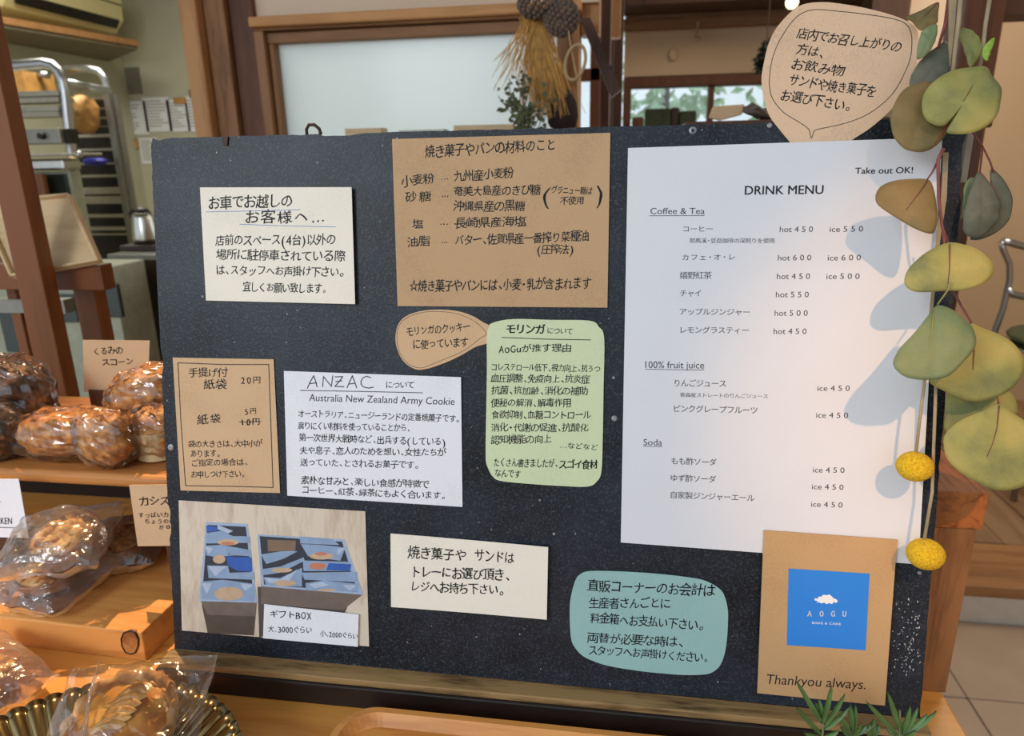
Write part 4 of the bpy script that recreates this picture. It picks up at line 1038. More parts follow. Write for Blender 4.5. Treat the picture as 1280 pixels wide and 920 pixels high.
d = thing('fluted_dish', 'antique bronze fluted round dish at the bottom left, holding a pie', 'dish', tuple(dc))
part('bowl', mb, M['brass'], d, smooth=True)
part('foot', MB().lathe(dc, [(.05, 0), (.05, .003)], 32), M['brass'], d)
pc = at_z(160, 915, TZ+.032); PR = .040
from mathutils import Euler
R3 = Euler((math.radians(22), math.radians(-6), .3)).to_matrix()
pie = thing('bagged_pie', 'round apple pie in a clear bag standing in the bronze dish', 'pie', (pc.x, pc.y, TZ+.01), 'bakes at the bottom left')
mb = MB().lathe((0, 0, 0), [(PR*.8, -.004), (PR*.97, .010), (PR*1.02, .016), (PR*.97, .019), (PR*.86, .0165), (PR*.82, .013)], 96)
for i, v in enumerate(mb.v):
    a = math.atan2(v.y, v.x); k_ = 1+.02*noise.noise(V((a*3, 1, 0)))+.022*math.sin(a*15+noise.noise(V((a*2, 0, 0)))*2)
    v.x *= k_; v.y *= k_; v.z += .0016*math.sin(a*15+1)*(v.z > .009) + .002*noise.noise(V((a*4, 0, v.z*200))); mb.v[i] = pc + R3 @ v
part('crust', mb, M['crust'], pie, smooth=True)
mb = MB().grid(lambda u, v_: pc + R3 @ V((PR*.86*u*math.cos(v_*6.2832), PR*.86*u*math.sin(v_*6.2832), .0135+.003*(1-u*u)+.0015*noise.noise(V((u*math.cos(v_*6.2832)*4, u*math.sin(v_*6.2832)*4, 3))))), 14, 48)
part('filling', mb, M['custard'], pie, smooth=True)
for i in range(6):
    a0_ = .9; cx_ = -.006 + i*.0028; cy_ = -.004 + i*.0042
    def g(u, v_, cx_=cx_, cy_=cy_, i=i):
        x = (u-.5)*2; y = (v_-.5)*2
        return pc + R3 @ V((cx_ + x*.0125*(1-.3*y*y) + y*.002, cy_ + y*.0042*(1-x*x*.5) + .004*(1-x*x), .0175+i*.0007+.0025*(1-x*x)*(1-y*y)**.5))
    part('apple_slice', MB().grid(g, 12, 6), M['apple'], pie, smooth=True)
bagR = Euler((math.radians(24), math.radians(-3), .22)).to_matrix()
part('bag', pillow(pc + V((.004, -.004, .013)), bagR, .055, .046, .016, 33, TZ+.012), M['film'], pie, smooth=True)
part('bag_seam', MB().tube([pc + bagR @ V(q) for q in ((-.026, .046, .024), (-.022, .02, .028), (-.012, -.02, .032), (-.004, -.05, .03))], [.0006, .0012, .0018, .0018], 6), M['film2'], pie, smooth=True, label='bright folded seam of the bag')
p2 = thing('bagged_pie', 'bag top of another bake at the bottom edge of the bronze dish', 'pie', (-.345, -.175, TZ+.01), 'bakes at the bottom left')
part('cake', bake(V((-.345, -.182, TZ+.026)), V((.026, .022, .010)), M['crust'], 44), M['crust'], p2, smooth=True)
part('bag', pillow(V((-.345, -.180, TZ+.024)), Euler((.1, 0, -.2)).to_matrix(), .034, .030, .012, 45, TZ+.014), M['film2'], p2)

# wooden tray bottom centre
tr = thing('wooden_tray', 'orange-brown wooden tray with rounded corner at the bottom centre', 'tray', (.02, -.11, TZ))
TX0, TX1, TY0, TY1 = at_z(418, 905, TZ+.018).x, at_z(830, 900, TZ+.018).x + .05, -.22, at_z(600, 894, TZ+.0185).y
def rrect(x0, x1, y0, y1, r, z, n=8):
    o_ = []
    for cx, cy, a in ((x1-r, y1-r, 0), (x0+r, y1-r, 90), (x0+r, y0+r, 180), (x1-r, y0+r, 270)):
        for i in range(n+1):
            t_ = math.radians(a+90*i/n); o_.append(V((cx+r*math.cos(t_), cy+r*math.sin(t_), z)))
    return o_
rings = [rrect(TX0+.006, TX1-.006, TY0+.006, TY1-.006, .03, TZ), rrect(TX0, TX1, TY0, TY1, .03, TZ+.010), rrect(TX0, TX1, TY0, TY1, .03, TZ+.016),
         rrect(TX0+.002, TX1-.002, TY0+.002, TY1-.002, .029, TZ+.0185), rrect(TX0+.007, TX1-.007, TY0+.007, TY1-.007, .026, TZ+.0185), rrect(TX0+.013, TX1-.013, TY0+.013, TY1-.013, .022, TZ+.010)]
mb = MB(); m_ = len(rings[0])
for r_ in rings: mb.v += r_
for j in range(5):
    for i in range(m_): mb.f.append((j*m_+i, j*m_+(i+1) % m_, (j+1)*m_+(i+1) % m_, (j+1)*m_+i))
mb.f.append(tuple(range(m_))[::-1]); part('rim', mb, M['traywood'], tr, smooth=False)
part('tray_floor', MB().add(rings[5], [tuple(range(m_))]), M['traywood'], tr)

# rosemary
rp = at_z(1085, 1050, TZ+.03)
ro = thing('potted_rosemary', 'green rosemary sprigs rising in front of the brown paper bag', 'plant', (rp.x, rp.y, TZ))
part('pot', MB().lathe((rp.x, rp.y, TZ), [(.022, 0), (.030, .030), (.031, .032), (.027, .032), (.026, .026)], 32), M['terracotta'], ro)
T6 = Tf(900, 800, 3.368)
def sprig(base, tip, leaves, y):
    B_, Tp = at_y(*base, y), at_y(*tip, y)
    root_ = V((rp.x + (B_.x-rp.x)*.4, rp.y, TZ+.028))
    st = part('stem', MB().tube([root_, B_.lerp(root_, .4) + V((0, -.002, 0)), B_, Tp], [.0013, .0012, .001, .0006], 7), M['rosestem'], ro, smooth=True)
    for (x0, y0, x1, y1, dy) in leaves:
        a, b_ = at_y(*T6(x0, y0), y), at_y(*T6(x1, y1), y+dy)
        ax = b_-a; L2 = ax.length; ax.normalize(); side = ax.cross(V((0, -1, .2))).normalized(); nr_ = side.cross(ax)
        def g(u, v_):
            s_ = (v_-.5)*2; w_ = .0017*math.sin(math.pi*min(1, u*.93+.07))**.55*(1 if u < .98 else .4)
            return a + ax*L2*u + side*s_*w_ + nr_*(.0012*math.sin(u*3.1) - .0009*abs(s_)*-1)
        mb = MB().grid(g, 10, 4); k0 = len(mb.v); lo = [v + nr_*-.0005 for v in mb.v]; mb.add(lo, [f_[::-1] for f_ in mb.f[:]])
        part('leaf', mb, M['rosemary'], ro, smooth=True)
sprig((1028, 922), (1030, 890), [(430,350,318,168,-.004),(430,350,470,188,0),(432,345,415,245,.004),(440,360,525,225,0),(440,375,545,280,.003),(420,390,318,280,-.002),(428,340,400,262,.006),(425,395,345,310,.004),(440,404,500,378,0),(415,404,350,388,-.003),(436,352,448,262,.003)], -.052)
sprig((1066, 925), (1066, 893), [(555,390,545,265,0),(555,385,570,272,.003),(560,395,620,355,0),(550,400,500,308,-.003),(565,400,660,335,.003),(560,404,592,345,-.002),(548,404,505,360,.002)], -.048)
sprig((1096, 925), (1094, 900), [(640,404,645,330,0),(650,404,665,352,.002),(632,404,612,362,-.001)], -.046)
sprig((1124, 922), (1125, 888), [(740,390,612,255,-.004),(755,380,703,215,0),(760,385,735,280,.003),(765,390,800,275,0),(770,392,872,310,.003),(775,400,910,298,.005),(765,400,832,282,.002),(745,400,660,300,-.002),(770,404,820,380,-.003),(750,404,700,370,.004)], -.05)

# ================================================================== trestle behind the board (right)
ts = thing('wooden_trestle', 'rough cedar trestle with ringed beam end, standing behind the right edge of the board', 'stand', (.33, .07, TZ))
part('post', MB().box((.312, .062, TZ), (.3475, .097, .949)), M['cedar'], ts, bevel=.001)
part('post', MB().box((.312, .30, TZ), (.3475, .335, .949)), M['cedar'], ts, bevel=.001)
part('beam', MB().box((.290, .060, .949), (.3505, .345, .980)), M['cedarY'], ts, bevel=.0015)

# ================================================================== KITCHEN (behind, left)
# wooden stand with leaning tray
st = thing('wooden_stand', 'orange-brown wooden stand with upright posts behind the scones', 'stand', (-.8, .55, 0))
def vpost(xa, xb, y, z0, z1, refy, d=.03): return MB().box((at_y(xa, refy, y).x, y, z0), (at_y(xb, refy, y).x, y+d, z1))
part('post', vpost(31, 63, .52, 0, 1.62, 400), M['standwood'], st, bevel=.002)
part('post', vpost(98, 124, .62, 0, at_y(110, 350, .62).z, 400), M['standwood'], st, bevel=.002)
part('post', vpost(4, 16, .66, 0, at_y(10, 300, .66).z, 350), M['standwood'], st, bevel=.002)
a, b_ = at_y(46, 352, .58), at_y(123, 338, .58)
part('crossbar', MB().box((a.x-.25, .585, b_.z-.035), (b_.x, .615, b_.z+.008)), M['standwood'], st, bevel=.002)
a, b_ = at_y(46, 372, .70), at_y(100, 362, .70)
part('lower_rail', MB().box((a.x-.3, .655, a.z-.02), (b_.x, .68, a.z+.005)), M['greymetal'], st)
# leaning pale tray
PT = [(-22, 256), (92, 245), (130, 329), (20, 349)]
ty = [.64, .64, .575, .575]
P = [at_y(*q, y) for q, y in zip(PT, ty)]
nrm = (P[1]-P[0]).cross(P[2]-P[1]).normalized()
if nrm.y > 0: nrm = -nrm
lt = thing('pale_wooden_tray', 'pale wooden tray with raised rim leaning on the orange stand', 'tray', tuple(P[3]))
c = sum(P, V((0, 0, 0)))/4
part('tray_floor', MB().prism([q for q in P][::-1], nrm*.004), M['palewood'], lt)
for i in range(4):
    a, b_ = P[i], P[(i+1) % 4]; ia, ib = a.lerp(c, .07), b_.lerp(c, .07)
    part('rim', MB().prism([a + nrm*.004, b_ + nrm*.004, ib + nrm*.004, ia + nrm*.004], nrm*.010), M['palewood'], lt, bevel=.002)

# air conditioner and shelf on the left wall
ZS = 1.95
A_, B_, C_ = at_z(-60, 24, ZS), at_z(172, 62, ZS), at_z(125, 82, ZS); C_ = B_.lerp(C_, min(1, (B_.x+3.63)/(B_.x-C_.x)))
struct('trim_13', MB().prism([A_, B_, C_, V((-3.66, C_.y, ZS)), V((-3.66, A_.y, ZS))], (0, 0, .018)), plain('shelf_underside', lin(120, 110, 88), .8))
lt2 = (B_-A_).normalized(); struct('trim_14', MB().prism([A_ + V((.001, 0, .018)), B_ + V((.001, 0, .018)), B_ + V((.02, 0, .018)), A_ + V((.02, 0, .018))][::1], (0, 0, .035)), M['nosing'])
struct('trim_15', MB().prism([A_ + V((0, 0, .018)), B_ + V((0, 0, .018)), C_ + V((0, 0, .018)), V((-3.66, C_.y, ZS+.018)), V((-3.66, A_.y, ZS+.018))], (0, 0, .03)), M['palewood'])
XA = -3.30
e_ = at_x(153, 22, XA); s_ = at_x(18, 2, XA)
ac = thing('air_conditioner', 'cream wall-mounted air conditioner above the kitchen shelf', 'air conditioner', (XA, (e_.y+s_.y)/2, 2.05))
y0, y1 = e_.y-.95, e_.y
zb = at_x(145, 36, XA).z
prof = [(-3.649, zb-.02), (XA-.06, zb-.02), (XA+.01, zb+.06), (XA+.02, zb+.20), (XA-.03, zb+.26), (-3.649, zb+.26)]
mb = MB().prism([V((x, y0, z)) for x, z in prof], (0, y1-y0, 0)); part('body', mb, M['acwhite'], ac, bevel=.015, seg=3)
part('outlet_louver', MB().prism([V((XA-.020, y0+.06, zb+.018)), V((XA+.013, y0+.06, zb+.058)), V((XA+.018, y0+.06, zb+.050)), V((XA-.012, y0+.06, zb+.004))], (0, y1-y0-.12, 0)), M['dark'], ac)
part('panel_seam', MB().box((XA+.012, y0+.02, zb+.150), (XA+.024, y1-.02, zb+.155)), M['dark'], ac)

# sheets on the kitchen wall
WY = 4.745
shs = [(133,86,153,120),(155,84,173,118),(150,126,181,169),(184,121,210,165),(213,124,233,165),(236,120,256,165),(178,172,196,205)]
labs = ['blank pale sheet nearest the rack', 'grey clipboard sheet above the lists', 'large list sheet lower left on the kitchen wall', 'ruled list sheet in the middle of the kitchen wall', 'small sheet under a tan clip', 'sheet beside the timber pillar', 'sheet just above the board corner']
for (x0, y0_, x1, y1_), lb in zip(shs, labs):
    P = [at_y(x0, y1_, WY-.004), at_y(x1, y1_, WY-.004), at_y(x1, y0_, WY-.004), at_y(x0, y0_, WY-.004)]
    s0 = V((P[0].x, WY-.006, P[0].z)); s1 = V((P[2].x, WY, P[2].z))
    pm = MB().box(s0, s1)
    r_ = thing('wall_sheet', lb, 'paper', (s0.x, WY-.004, s0.z), 'papers on the kitchen wall')
    part('sheet', pm, M['greymetal'] if 'clipboard' in lb else M['white'], r_)
    mb = MB(); H_ = s1.z-s0.z; W_ = s1.x-s0.x
    for i in range(9):
        z = s1.z - H_*(.1+i*.09); mb.box((s0.x+W_*.1, WY-.007, z-.006), (s0.x+W_*random.uniform(.5, .9), WY-.006, z))
    part('printed_lines', mb, plain('grey_print', lin(130, 130, 120), .8), r_)
for (x0, y0_, x1, y1_, mt, nm, lb) in ((240,112,253,123,'glassdark','wall_photo','small dark photo pinned high by the pillar'), (220,122,233,130,'breadbag','wall_clip','tan clip above the small sheet'), (158,174,173,186,'breadbag','cork_tag','brown tag hanging on the wall beside the rack')):
    p0, p1 = at_y(x0, y1_, WY), at_y(x1, y0_, WY)
    solo(nm, MB().box((p0.x, WY-.03, p0.z), (p1.x, WY-.001, p1.z)), M[mt], lb, 'card', bevel=.003)

# tray rack
RYK = 2.35
rk = thing('tray_rack', 'tall steel rack with round tube ends and pale tray edges in the kitchen', 'rack', tuple(V((at_y(100, 200, RYK).x, RYK, 0))))
def pk(pts, y=RYK): return [at_y(*q, y) for q in pts]
def down(P, z=0.0): return P + [V((P[-1].x, P[-1].y, z))]
part('tube_frame', MB().tube(down(pk([(-30,86),(20,82),(55,79),(66,82),(74,90),(79,102),(82,120),(104,330)])), .022, 10), M['alu'], rk, smooth=True)
part('tube_frame', MB().tube(down(pk([(80,87),(112,86),(124,89),(131,98),(134,112)], 2.9) ), .020, 10), M['alu'], rk, smooth=True)
part('tube_frame', MB().tube(pk([(40,105),(42,97),(50,92),(60,94)], 2.9), .018, 10), M['alu'], rk, smooth=True)
part('top_rod', MB().tube([at_y(82, 104, RYK), at_y(135, 113, 2.9)], .018, 10), M['alu'], rk, smooth=True)
for yy in (118, 126, 137, 144):
    a, b_ = at_y(6, yy+1, RYK-.02), at_y(75, yy-3, RYK-.02)
    part('tray_edge', MB().box((a.x-.1, RYK-.03, b_.z-.014), (b_.x, RYK+.06, b_.z+.006)), M['lightpan'], rk)
# tray stack (right compartment)
xr0 = at_y(100, 220, 2.7).x; 
for i, (yy, hh, mt) in enumerate(((122,3,'lightpan'),(134,3,'lightpan'),(146,3,'lightpan'),(157,2,'lightpan'),(167,5,'lightpan'),(185,4,'lightpan'),(203,3,'lightpan'),(218,4,'lightpan'),(234,9,'lightpan'),(245,10,'lightpan'),(268,4,'lightpan'),(284,4,'lightpan'),(292,2,'lightpan'))):
    f_ = (yy-120)/180; xa, xb = 92+f_*16, 138+f_*22
    a, b_ = at_y(xa, yy+hh, 2.7), at_y(xb, yy, 2.7)
    part('tray_edge', MB().box((a.x, 2.7, a.z), (b_.x, 2.76, b_.z)), M[mt], rk)
a, b_ = at_y(95, 125, 2.75), at_y(164, 330, 2.75)
part('rack_back', MB().box((a.x-.12, 2.80, .3), (at_y(146, 220, 2.80).x, 2.82, a.z)), M['darkpan'], rk)
part('upright', MB().box((at_y(139, 200, 2.68).x+.03, 2.66, 0), (at_y(146, 200, 2.68).x+.03, 2.69, at_y(139, 116, 2.68).z)), M['greymetal'], rk)
part('upright', MB().box((at_y(147, 200, 2.68).x+.035, 2.68, 0), (at_y(150, 200, 2.68).x+.035, 2.7, at_y(145, 118, 2.68).z)), M['greymetal'], rk)
c = at_y(103, 143, 2.62)
r_ = (c-CAM).length/F
solo('bread_bag', bake(c, V((15*r_, 13*r_, 18*r_)), M['breadbag'], 61), M['breadbag'], 'bag of tan bread standing in the steel rack', 'bread', smooth=True)
c = at_y(90, 201, 2.3); solo('wooden_ball', bake(c, V((.018, .018, .018)), M['palewood'], 62, rough=.02, sq=2), M['palewood'], 'pale round knob of a tool on the rack, beside blue handle', 'tool', smooth=True)
a = at_y(106, 205, 2.6); b_ = at_y(132, 199, 2.6)
solo('blue_bag', bake((a+b_)/2, V(((b_.x-a.x)/2, .03, .018)), M['bluething'], 63), M['bluething'], 'small blue bag lying on a rack tray', 'bag', smooth=True)
c1_, c2_ = at_y(6, 122, 2.8), at_y(27, 88, 2.8)
solo('cardboard_box', MB().box((c1_.x, 2.8, c1_.z), (c2_.x, 3.0, c2_.z)), M['breadbag'], 'tan cardboard box on top of the steel rack', 'box')
# oven
ov = thing('steel_oven', 'steel bakery oven with control panel and bright hood at the left', 'oven', tuple(V((at_y(40, 200, 2.2).x, 2.2, 0))))
a, b_ = at_y(16, 181, 2.2), at_y(73, 160, 2.2)
part('control_panel', MB().box((a.x-.2, 2.2, a.z), (b_.x, 2.28, b_.z)), M['greymetal'], ov, bevel=.004)
part('dial', MB().lathe(at_y(54, 170, 2.2), [(.014, 0), (.012, .02)], 16, (0, -1, 0)), M['dark'], ov)
part('panel_side', MB().box((b_.x+.002, 2.22, a.z), (at_y(80, 170, 2.2).x, 2.28, b_.z-.002)), M['dark'], ov)
a, b_ = at_y(18, 196, 2.15), at_y(99, 191, 2.15)
part('hood_lip', MB().box((a.x-.2, 2.15, a.z), (b_.x, 2.28, b_.z)), M['lightpan'], ov, bevel=.003)
part('knob', MB().sphere(at_y(99, 193, 2.12), .014, 12, 8), M['alu'], ov, smooth=True)
a, b_ = at_y(20, 214, 2.2), at_y(78, 198, 2.2)
part('steel_hood', MB().box((a.x-.2, 2.2, a.z), (b_.x, 2.3, b_.z)), M['steel'], ov, bevel=.01)
a, b_ = at_y(24, 250, 2.2), at_y(88, 214, 2.2)
part('body', MB().box((a.x-.3, 2.24, .3), (at_y(92, 240, 2.24).x, 2.30, b_.z)), M['cabwhite'], ov, bevel=.004)
part('door_glass', MB().box((a.x, 2.225, a.z-.02), (at_y(79, 240, 2.2).x, 2.238, b_.z-.01)), M['glassdark'], ov, bevel=.003)
a, b_ = at_y(25, 255, 2.15), at_y(52, 217, 2.15)
solo('wooden_board', MB().box((a.x, 2.15, a.z), (b_.x, 2.17, b_.z)), M['standwood'], 'brown wooden board standing in front of the oven door', 'board')
# cabinet below, counter and kettle
cb = thing('kitchen_cabinet', 'pale kitchen cabinet with dark glass doors seen below the leaning tray', 'cabinet', (-1.75, 1.5, 0))
a, b_ = at_y(30, 500, 1.5), at_y(146, 333, 1.5)
part('body', MB().box((a.x-.6, 1.5, 0), (b_.x-.02, 1.66, b_.z)), M['cabwhite'], cb, bevel=.004)
for (x0, y0_, x1, y1_) in ((58,368,93,402),(122,354,147,396),(10,382,34,440)):
    p0, p1 = at_y(x0, y1_, 1.49), at_y(x1, y0_, 1.49)
    part('door_glass', MB().box((p0.x, 1.485, p0.z), (p1.x, 1.499, p1.z)), M['glassdark'], cb, bevel=.003)
kc = thing('kitchen_counter', 'dark brown kitchen counter with grey top beside the board edge', 'counter', (-1.2, 1.75, 0))
a = at_y(160, 420, 1.7); ct = at_y(165, 318, 1.7).z
part('cabinet_body', MB().box((at_y(160, 380, 1.7).x, 1.72, 0), (-.66, 2.2, ct-.02)), M['counterbrown'], kc)
part('countertop', MB().box((at_y(133, 318, 1.7).x, 1.7, ct-.02), (-.66, 2.2, ct)), M['countertop'], kc, bevel=.003)
k0 = at_y(184, 305, 1.85); kt = thing('steel_kettle', 'small steel kettle on the counter, right beside the board edge', 'kettle', (k0.x, 1.85, ct))
s_ = (k0-CAM).length/F
part('base', MB().box((k0.x-18*s_, 1.78, ct), (k0.x+30*s_, 1.95, ct+6*s_)), M['counterbrown'], kt, bevel=.003)
part('body', MB().lathe((k0.x, 1.85, ct+6*s_), [(13*s_, 0), (13.5*s_, 6*s_), (11*s_, 28*s_), (9*s_, 33*s_)], 24), M['steel'], kt, smooth=True)
part('lid', MB().lathe((k0.x, 1.85, ct+39*s_), [(9*s_, 0), (6*s_, 4*s_), (2*s_, 6*s_)], 16), M['dark'], kt)
part('spout', MB().tube([(k0.x-10*s_, 1.85, ct+30*s_), (k0.x-15*s_, 1.85, ct+38*s_), (k0.x-10*s_, 1.85, ct+42*s_)], .006), M['dark'], kt)

# blocks on the sill of the frosted window
for i, (x0, x1, yt, mt) in enumerate(((433,478,161,'palewood'),(500,556,163,'greymetal'),(568,641,157,'palewood'))):
    a, b_ = at_y(x0, yt, PY-.07), at_y(x1, yt, PY-.07)
    solo('sill_block', MB().box((a.x, PY-.08, fz0-.005), (b_.x, PY-.03, a.z)), M[mt], ['short pale wooden block on the sill behind the board top, next to the iron hook', 'low grey block on the sill between two wooden ones', 'long pale wooden block on the sill left of the dried bouquet'][i], 'block', 'blocks on the window sill')

# ================================================================== BOUQUET
BY = 1.18
bq = thing('dried_bouquet', 'hanging dried bouquet of golden straw with grey pod clusters', 'dried flowers', tuple(at_y(680, 150, BY)))
sm_ = (at_y(680, 80, BY)-CAM).length/F
mb = MB(); rnd = random.Random(3)
for i in range(420):
    tx, ty_ = rnd.gauss(672, 7), rnd.uniform(5, 25); k_ = rnd.gauss(0, 1)
    bx_, by_ = 683+k_*15, rnd.uniform(105, 150)
    if i % 9 == 0: bx_ = rnd.uniform(612, 660); by_ = rnd.uniform(70, 115)
    y_ = BY + rnd.uniform(-.03, .03)
    P0, P1 = at_y(tx, ty_, BY + rnd.uniform(-.01, .01)), at_y(bx_, by_, y_)
    mid = P0.lerp(P1, .5) + V((rnd.uniform(-.006, .006), 0, .004))
    mb.tube([P0, mid, P1], [.0009, .0009, .0006], 3, False)
part('straw', mb, M['straw'], bq, kind='stuff')
for nm, cx, cy, rx, ry, n_ in (('pod', 672, 4, 21, 15, 60), ('pod', 702, 22, 18, 18, 70)):
    cc = at_y(cx, cy, BY-.03)
    mb = MB()
    for i in range(n_*2):
        z_ = 1-2*(i+.5)/(n_*2); a = i*2.39996; r_ = math.sqrt(1-z_*z_)
        if r_*math.sin(a) > .5: continue
        mb.sphere(cc + V((r_*math.cos(a)*rx*sm_, r_*math.sin(a)*rx*sm_*.8, z_*ry*sm_)), 2.9*sm_, 8, 6)
    part('pod_cluster', mb, M['pod'], bq, smooth=True)
part('wrapping_cloth', MB().sphere(at_y(703, 140, BY+.02), (18*sm_, .03, 26*sm_), 20, 14, lambda d: 1+.2*noise.noise(d*3)), M['cloth'], bq, smooth=True)
rc = at_y(719, 78, BY-.05)
ring_ = [rc + V((math.cos(a)*11*sm_ + math.sin(a)*3*sm_, 0, math.sin(a)*18*sm_)) for a in [i*math.pi/14 for i in range(29)]]
rt_ = thing('rattan_ring', 'thin pale rattan ring hanging on a cord beside the dried bouquet', 'ring', tuple(rc))
part('ring', MB().tube(ring_, .0035, 8, False), M['rattan'], rt_, smooth=True)
part('cord', MB().tube([at_y(708, 20, BY-.045), at_y(714, 62, BY-.045), at_y(722, 100, BY-.045), at_y(724, 150, BY-.045)], .0016, 6), M['rattan'], rt_)
bs = thing('leafy_shrub', 'loose small-leaved green shrub in front of the frosted pane, left of the straw', 'plant', tuple(V((at_y(650, 160, BY-.09).x, BY-.09, 1.15))))
mb = MB(); lf_ = MB()
for i in range(14):
    bx_ = rnd.uniform(640, 672); tx = rnd.uniform(622, 690); ty_ = rnd.uniform(92, 140)
    P0, P1 = at_y(bx_, 175, BY-.09), at_y(tx, ty_, BY-.09 + rnd.uniform(-.03, .03)); mb.tube([P0, P1], .001, 4)
    for k_ in range(16):
        q = P0.lerp(P1, rnd.uniform(.15, 1.05)) + V((rnd.gauss(0, .008), rnd.gauss(0, .008), rnd.gauss(0, .004)))
        a = V((rnd.uniform(-1, 1), rnd.uniform(-.4, .4), rnd.uniform(-.6, 1))).normalized(); u = a.cross(V((0, 1, .3))).normalized(); L2 = rnd.uniform(.010, .017)
        lf_.add([q, q+a*L2*.5+u*L2*.3, q+a*L2, q+a*L2*.5-u*L2*.3], [(0, 1, 2, 3)])
part('stems', mb, M['darkwood'], bs, kind='stuff'); part('foliage', lf_, M['bush'], bs, kind='stuff')
part('vase', MB().lathe((at_y(655, 170, BY-.09).x, BY-.09, 1.145), [(.02, 0), (.03, .03), (.018, .06)], 20), M['cloth'], bs, smooth=True)

# stand carrying bouquet, packet etc. behind the board
zc = at_y(930, 153, .86).z
cab = thing('dark_cabinet', 'dark wooden cabinet mostly hidden behind the top of the board', 'cabinet', (.35, .9, 0))
part('body', MB().box((.18, .78, .0), (.62, 1.1, zc-.02)), M['darkwood'], cab)
part('top', MB().box((.17, .77, zc-.02), (.63, 1.11, zc)), M['darkwood'], cab, bevel=.003)
dsk = thing('side_shelf', 'narrow dark shelf below the frosted window carrying the vase', 'shelf', (-.2, 1.2, 0))
part('top', MB().box((-.75, 1.06, 1.125), (.08, 1.29, 1.145)), M['darkwood'], dsk)
part('body', MB().box((-.72, 1.08, 0), (.05, 1.29, 1.125)), M['darkwood'], dsk)
# packet with dried sprig
T8 = Tf(760, 0, 5.112)
PK = [(645,755),(672,680),(870,665),(880,700),(850,735),(720,770)]
mb = MB().prism([at_y(*T8(*q), .86) for q in PK], (0, .012, 0))
pk_ = solo('kraft_packet', mb, M['kraft2'], 'flat kraft paper packet lying on the cabinet behind the board top', 'packet', bevel=.002)
mb = MB(); rnd = random.Random(5)
for i in range(26):
    q0 = at_y(*T8(870+rnd.uniform(-5, 10), 700+rnd.uniform(-15, 15)), .85); q1 = at_y(*T8(rnd.uniform(960, 1060), rnd.uniform(690, 765)), .86+rnd.uniform(0, .03))
    mb.tube([q0, q0.lerp(q1, .5)+V((0, 0, rnd.uniform(-.004, .012))), q1], [.002, .0035, .003], 5)
solo('dried_sprig', mb, M['pod'], 'twisted greyish dried sprig sticking out of the kraft packet', 'dried flowers', smooth=True)
# dark things on the far sill
c0, c1_ = at_y(806, 154, 3.05), at_y(840, 135, 3.05)
def sillbox(x0, x1, yt, yb_, y, mt, nm, lb, cat):
    p0, p1 = at_y(x0, yb_, y), at_y(x1, yt, y)
    return solo(nm, MB().box((p0.x, y, wz0), (p1.x, y+.08, p1.z)), M[mt], lb, cat, bevel=.008)
sillbox(806, 839, 135, 155, 3.10, 'darkleaf', 'dark_box', 'dark box on the far window sill, left one of the pair', 'box')
sillbox(849, 871, 138, 155, 3.10, 'darkleaf', 'dark_box', 'dark box on the far window sill, right one of the pair', 'box')
sillbox(838, 850, 134, 155, 3.11, 'counterbrown', 'brown_jar', 'brown jar between the two dark boxes on the far sill', 'jar')
sillbox(790, 805, 146, 158, 3.10, 'redwood', 'red_tin', 'reddish tin at the left end of the far window sill', 'tin')
hp = thing('hanging_plant', 'dark hanging plant against the beige wall just left of the speech bubble', 'plant', tuple(at_y(960, 92, 2.4)))
part('foliage', bushmb(at_y(960, 74, 2.4), (.035, .035, .055), 420, .028), M['darkleaf'], hp, kind='stuff')
q_ = at_y(958, 60, 2.4); part('cord', MB().tube([q_, (q_.x, q_.y, 2.62)], .002, 5), M['darkwood'], hp)
lp = at_y(990, 3, 2.4)
pl = thing('pendant_bulb', 'glowing yellowish pendant bulb above the speech bubble', 'lamp', tuple(lp))
part('bulb', MB().sphere(lp, .022, 16, 12), emit('warm_bulb', (1, .88, .5, 1), 3), pl, smooth=True)
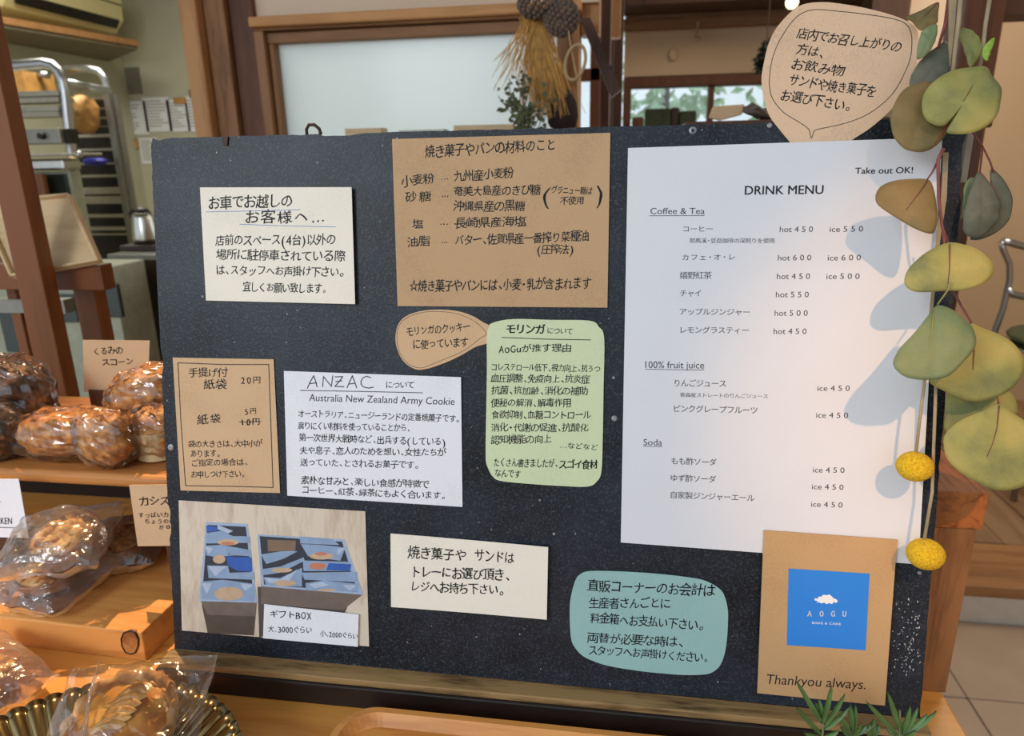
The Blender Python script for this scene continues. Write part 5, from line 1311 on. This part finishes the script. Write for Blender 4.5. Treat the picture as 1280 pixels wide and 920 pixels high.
part('cord', MB().tube([lp+V((0, 0, .02)), (lp.x, lp.y, 2.62)], .003, 6), M['dark'], pl)
hk2 = at_y(870, 25, 3.1)
solo('wall_hook', MB().tube([at_y(873, 27, DY-.075), at_y(872, 34, DY-.075), at_y(869, 46, DY-.03), at_y(876, 48, DY-.03)], .006, 6), M['rattan'], 'small pale hook hanging from the wall rail in the far room', 'hook')
solo('wall_knot', MB().sphere(at_y(841, 68, DY-.01), (.02, .01, .03), 12, 8), M['wallb'], 'small faint bump on the beige wall above the far window', 'fitting', smooth=True)

# ================================================================== CHAIR
CY_ = 2.2
ch = thing('metal_chair', 'silver tube chair with green cushion at the right edge of the picture', 'chair', tuple(V((at_y(1290, 400, CY_).x, CY_, .117))))
def mir(P):   # mirror about the chair's middle
    cx = at_y(1300, 400, CY_).x; return [V((2*cx-p.x, p.y, p.z)) for p in P]
A_ = pk([(1252,302),(1254,312),(1262,330),(1262,350),(1259,362),(1254,385),(1244,412)], CY_)
foot = V((A_[-1].x-.03, CY_-.04, .117))
L1 = A_ + [foot]
part('back_leg', MB().tube(L1, .011, 8), M['alu'], ch, smooth=True); part('back_leg', MB().tube(mir(L1), .011, 8), M['alu'], ch, smooth=True)
top = pk([(1252,302),(1262,303),(1280,308)], CY_); part('top_rail', MB().tube(top + mir(top)[::-1], .013, 8), M['alu'], ch, smooth=True)
mid = pk([(1258,361),(1266,368),(1280,371)], CY_); part('mid_rail', MB().tube(mid + mir(mid)[::-1], .013, 8), M['alu'], ch, smooth=True)
sc_ = at_y(1285, 408, CY_); 
part('seat_cushion', MB().sphere((at_y(1300, 400, CY_).x, CY_-.18, sc_.z), (.17, .19, .03), 24, 10), M['bush'], ch, smooth=True, label='dull green seat cushion')
part('seat', MB().sphere((at_y(1300, 400, CY_).x, CY_-.18, sc_.z-.03), (.18, .2, .018), 24, 8), M['alu'], ch, smooth=True)
for P in (L1, mir(L1)):
    f0 = V((P[-1].x, CY_-.36, .117)); part('front_leg', MB().tube([V((f0.x+.01, CY_-.32, sc_.z-.03)), f0], .010, 8), M['alu'], ch, smooth=True)
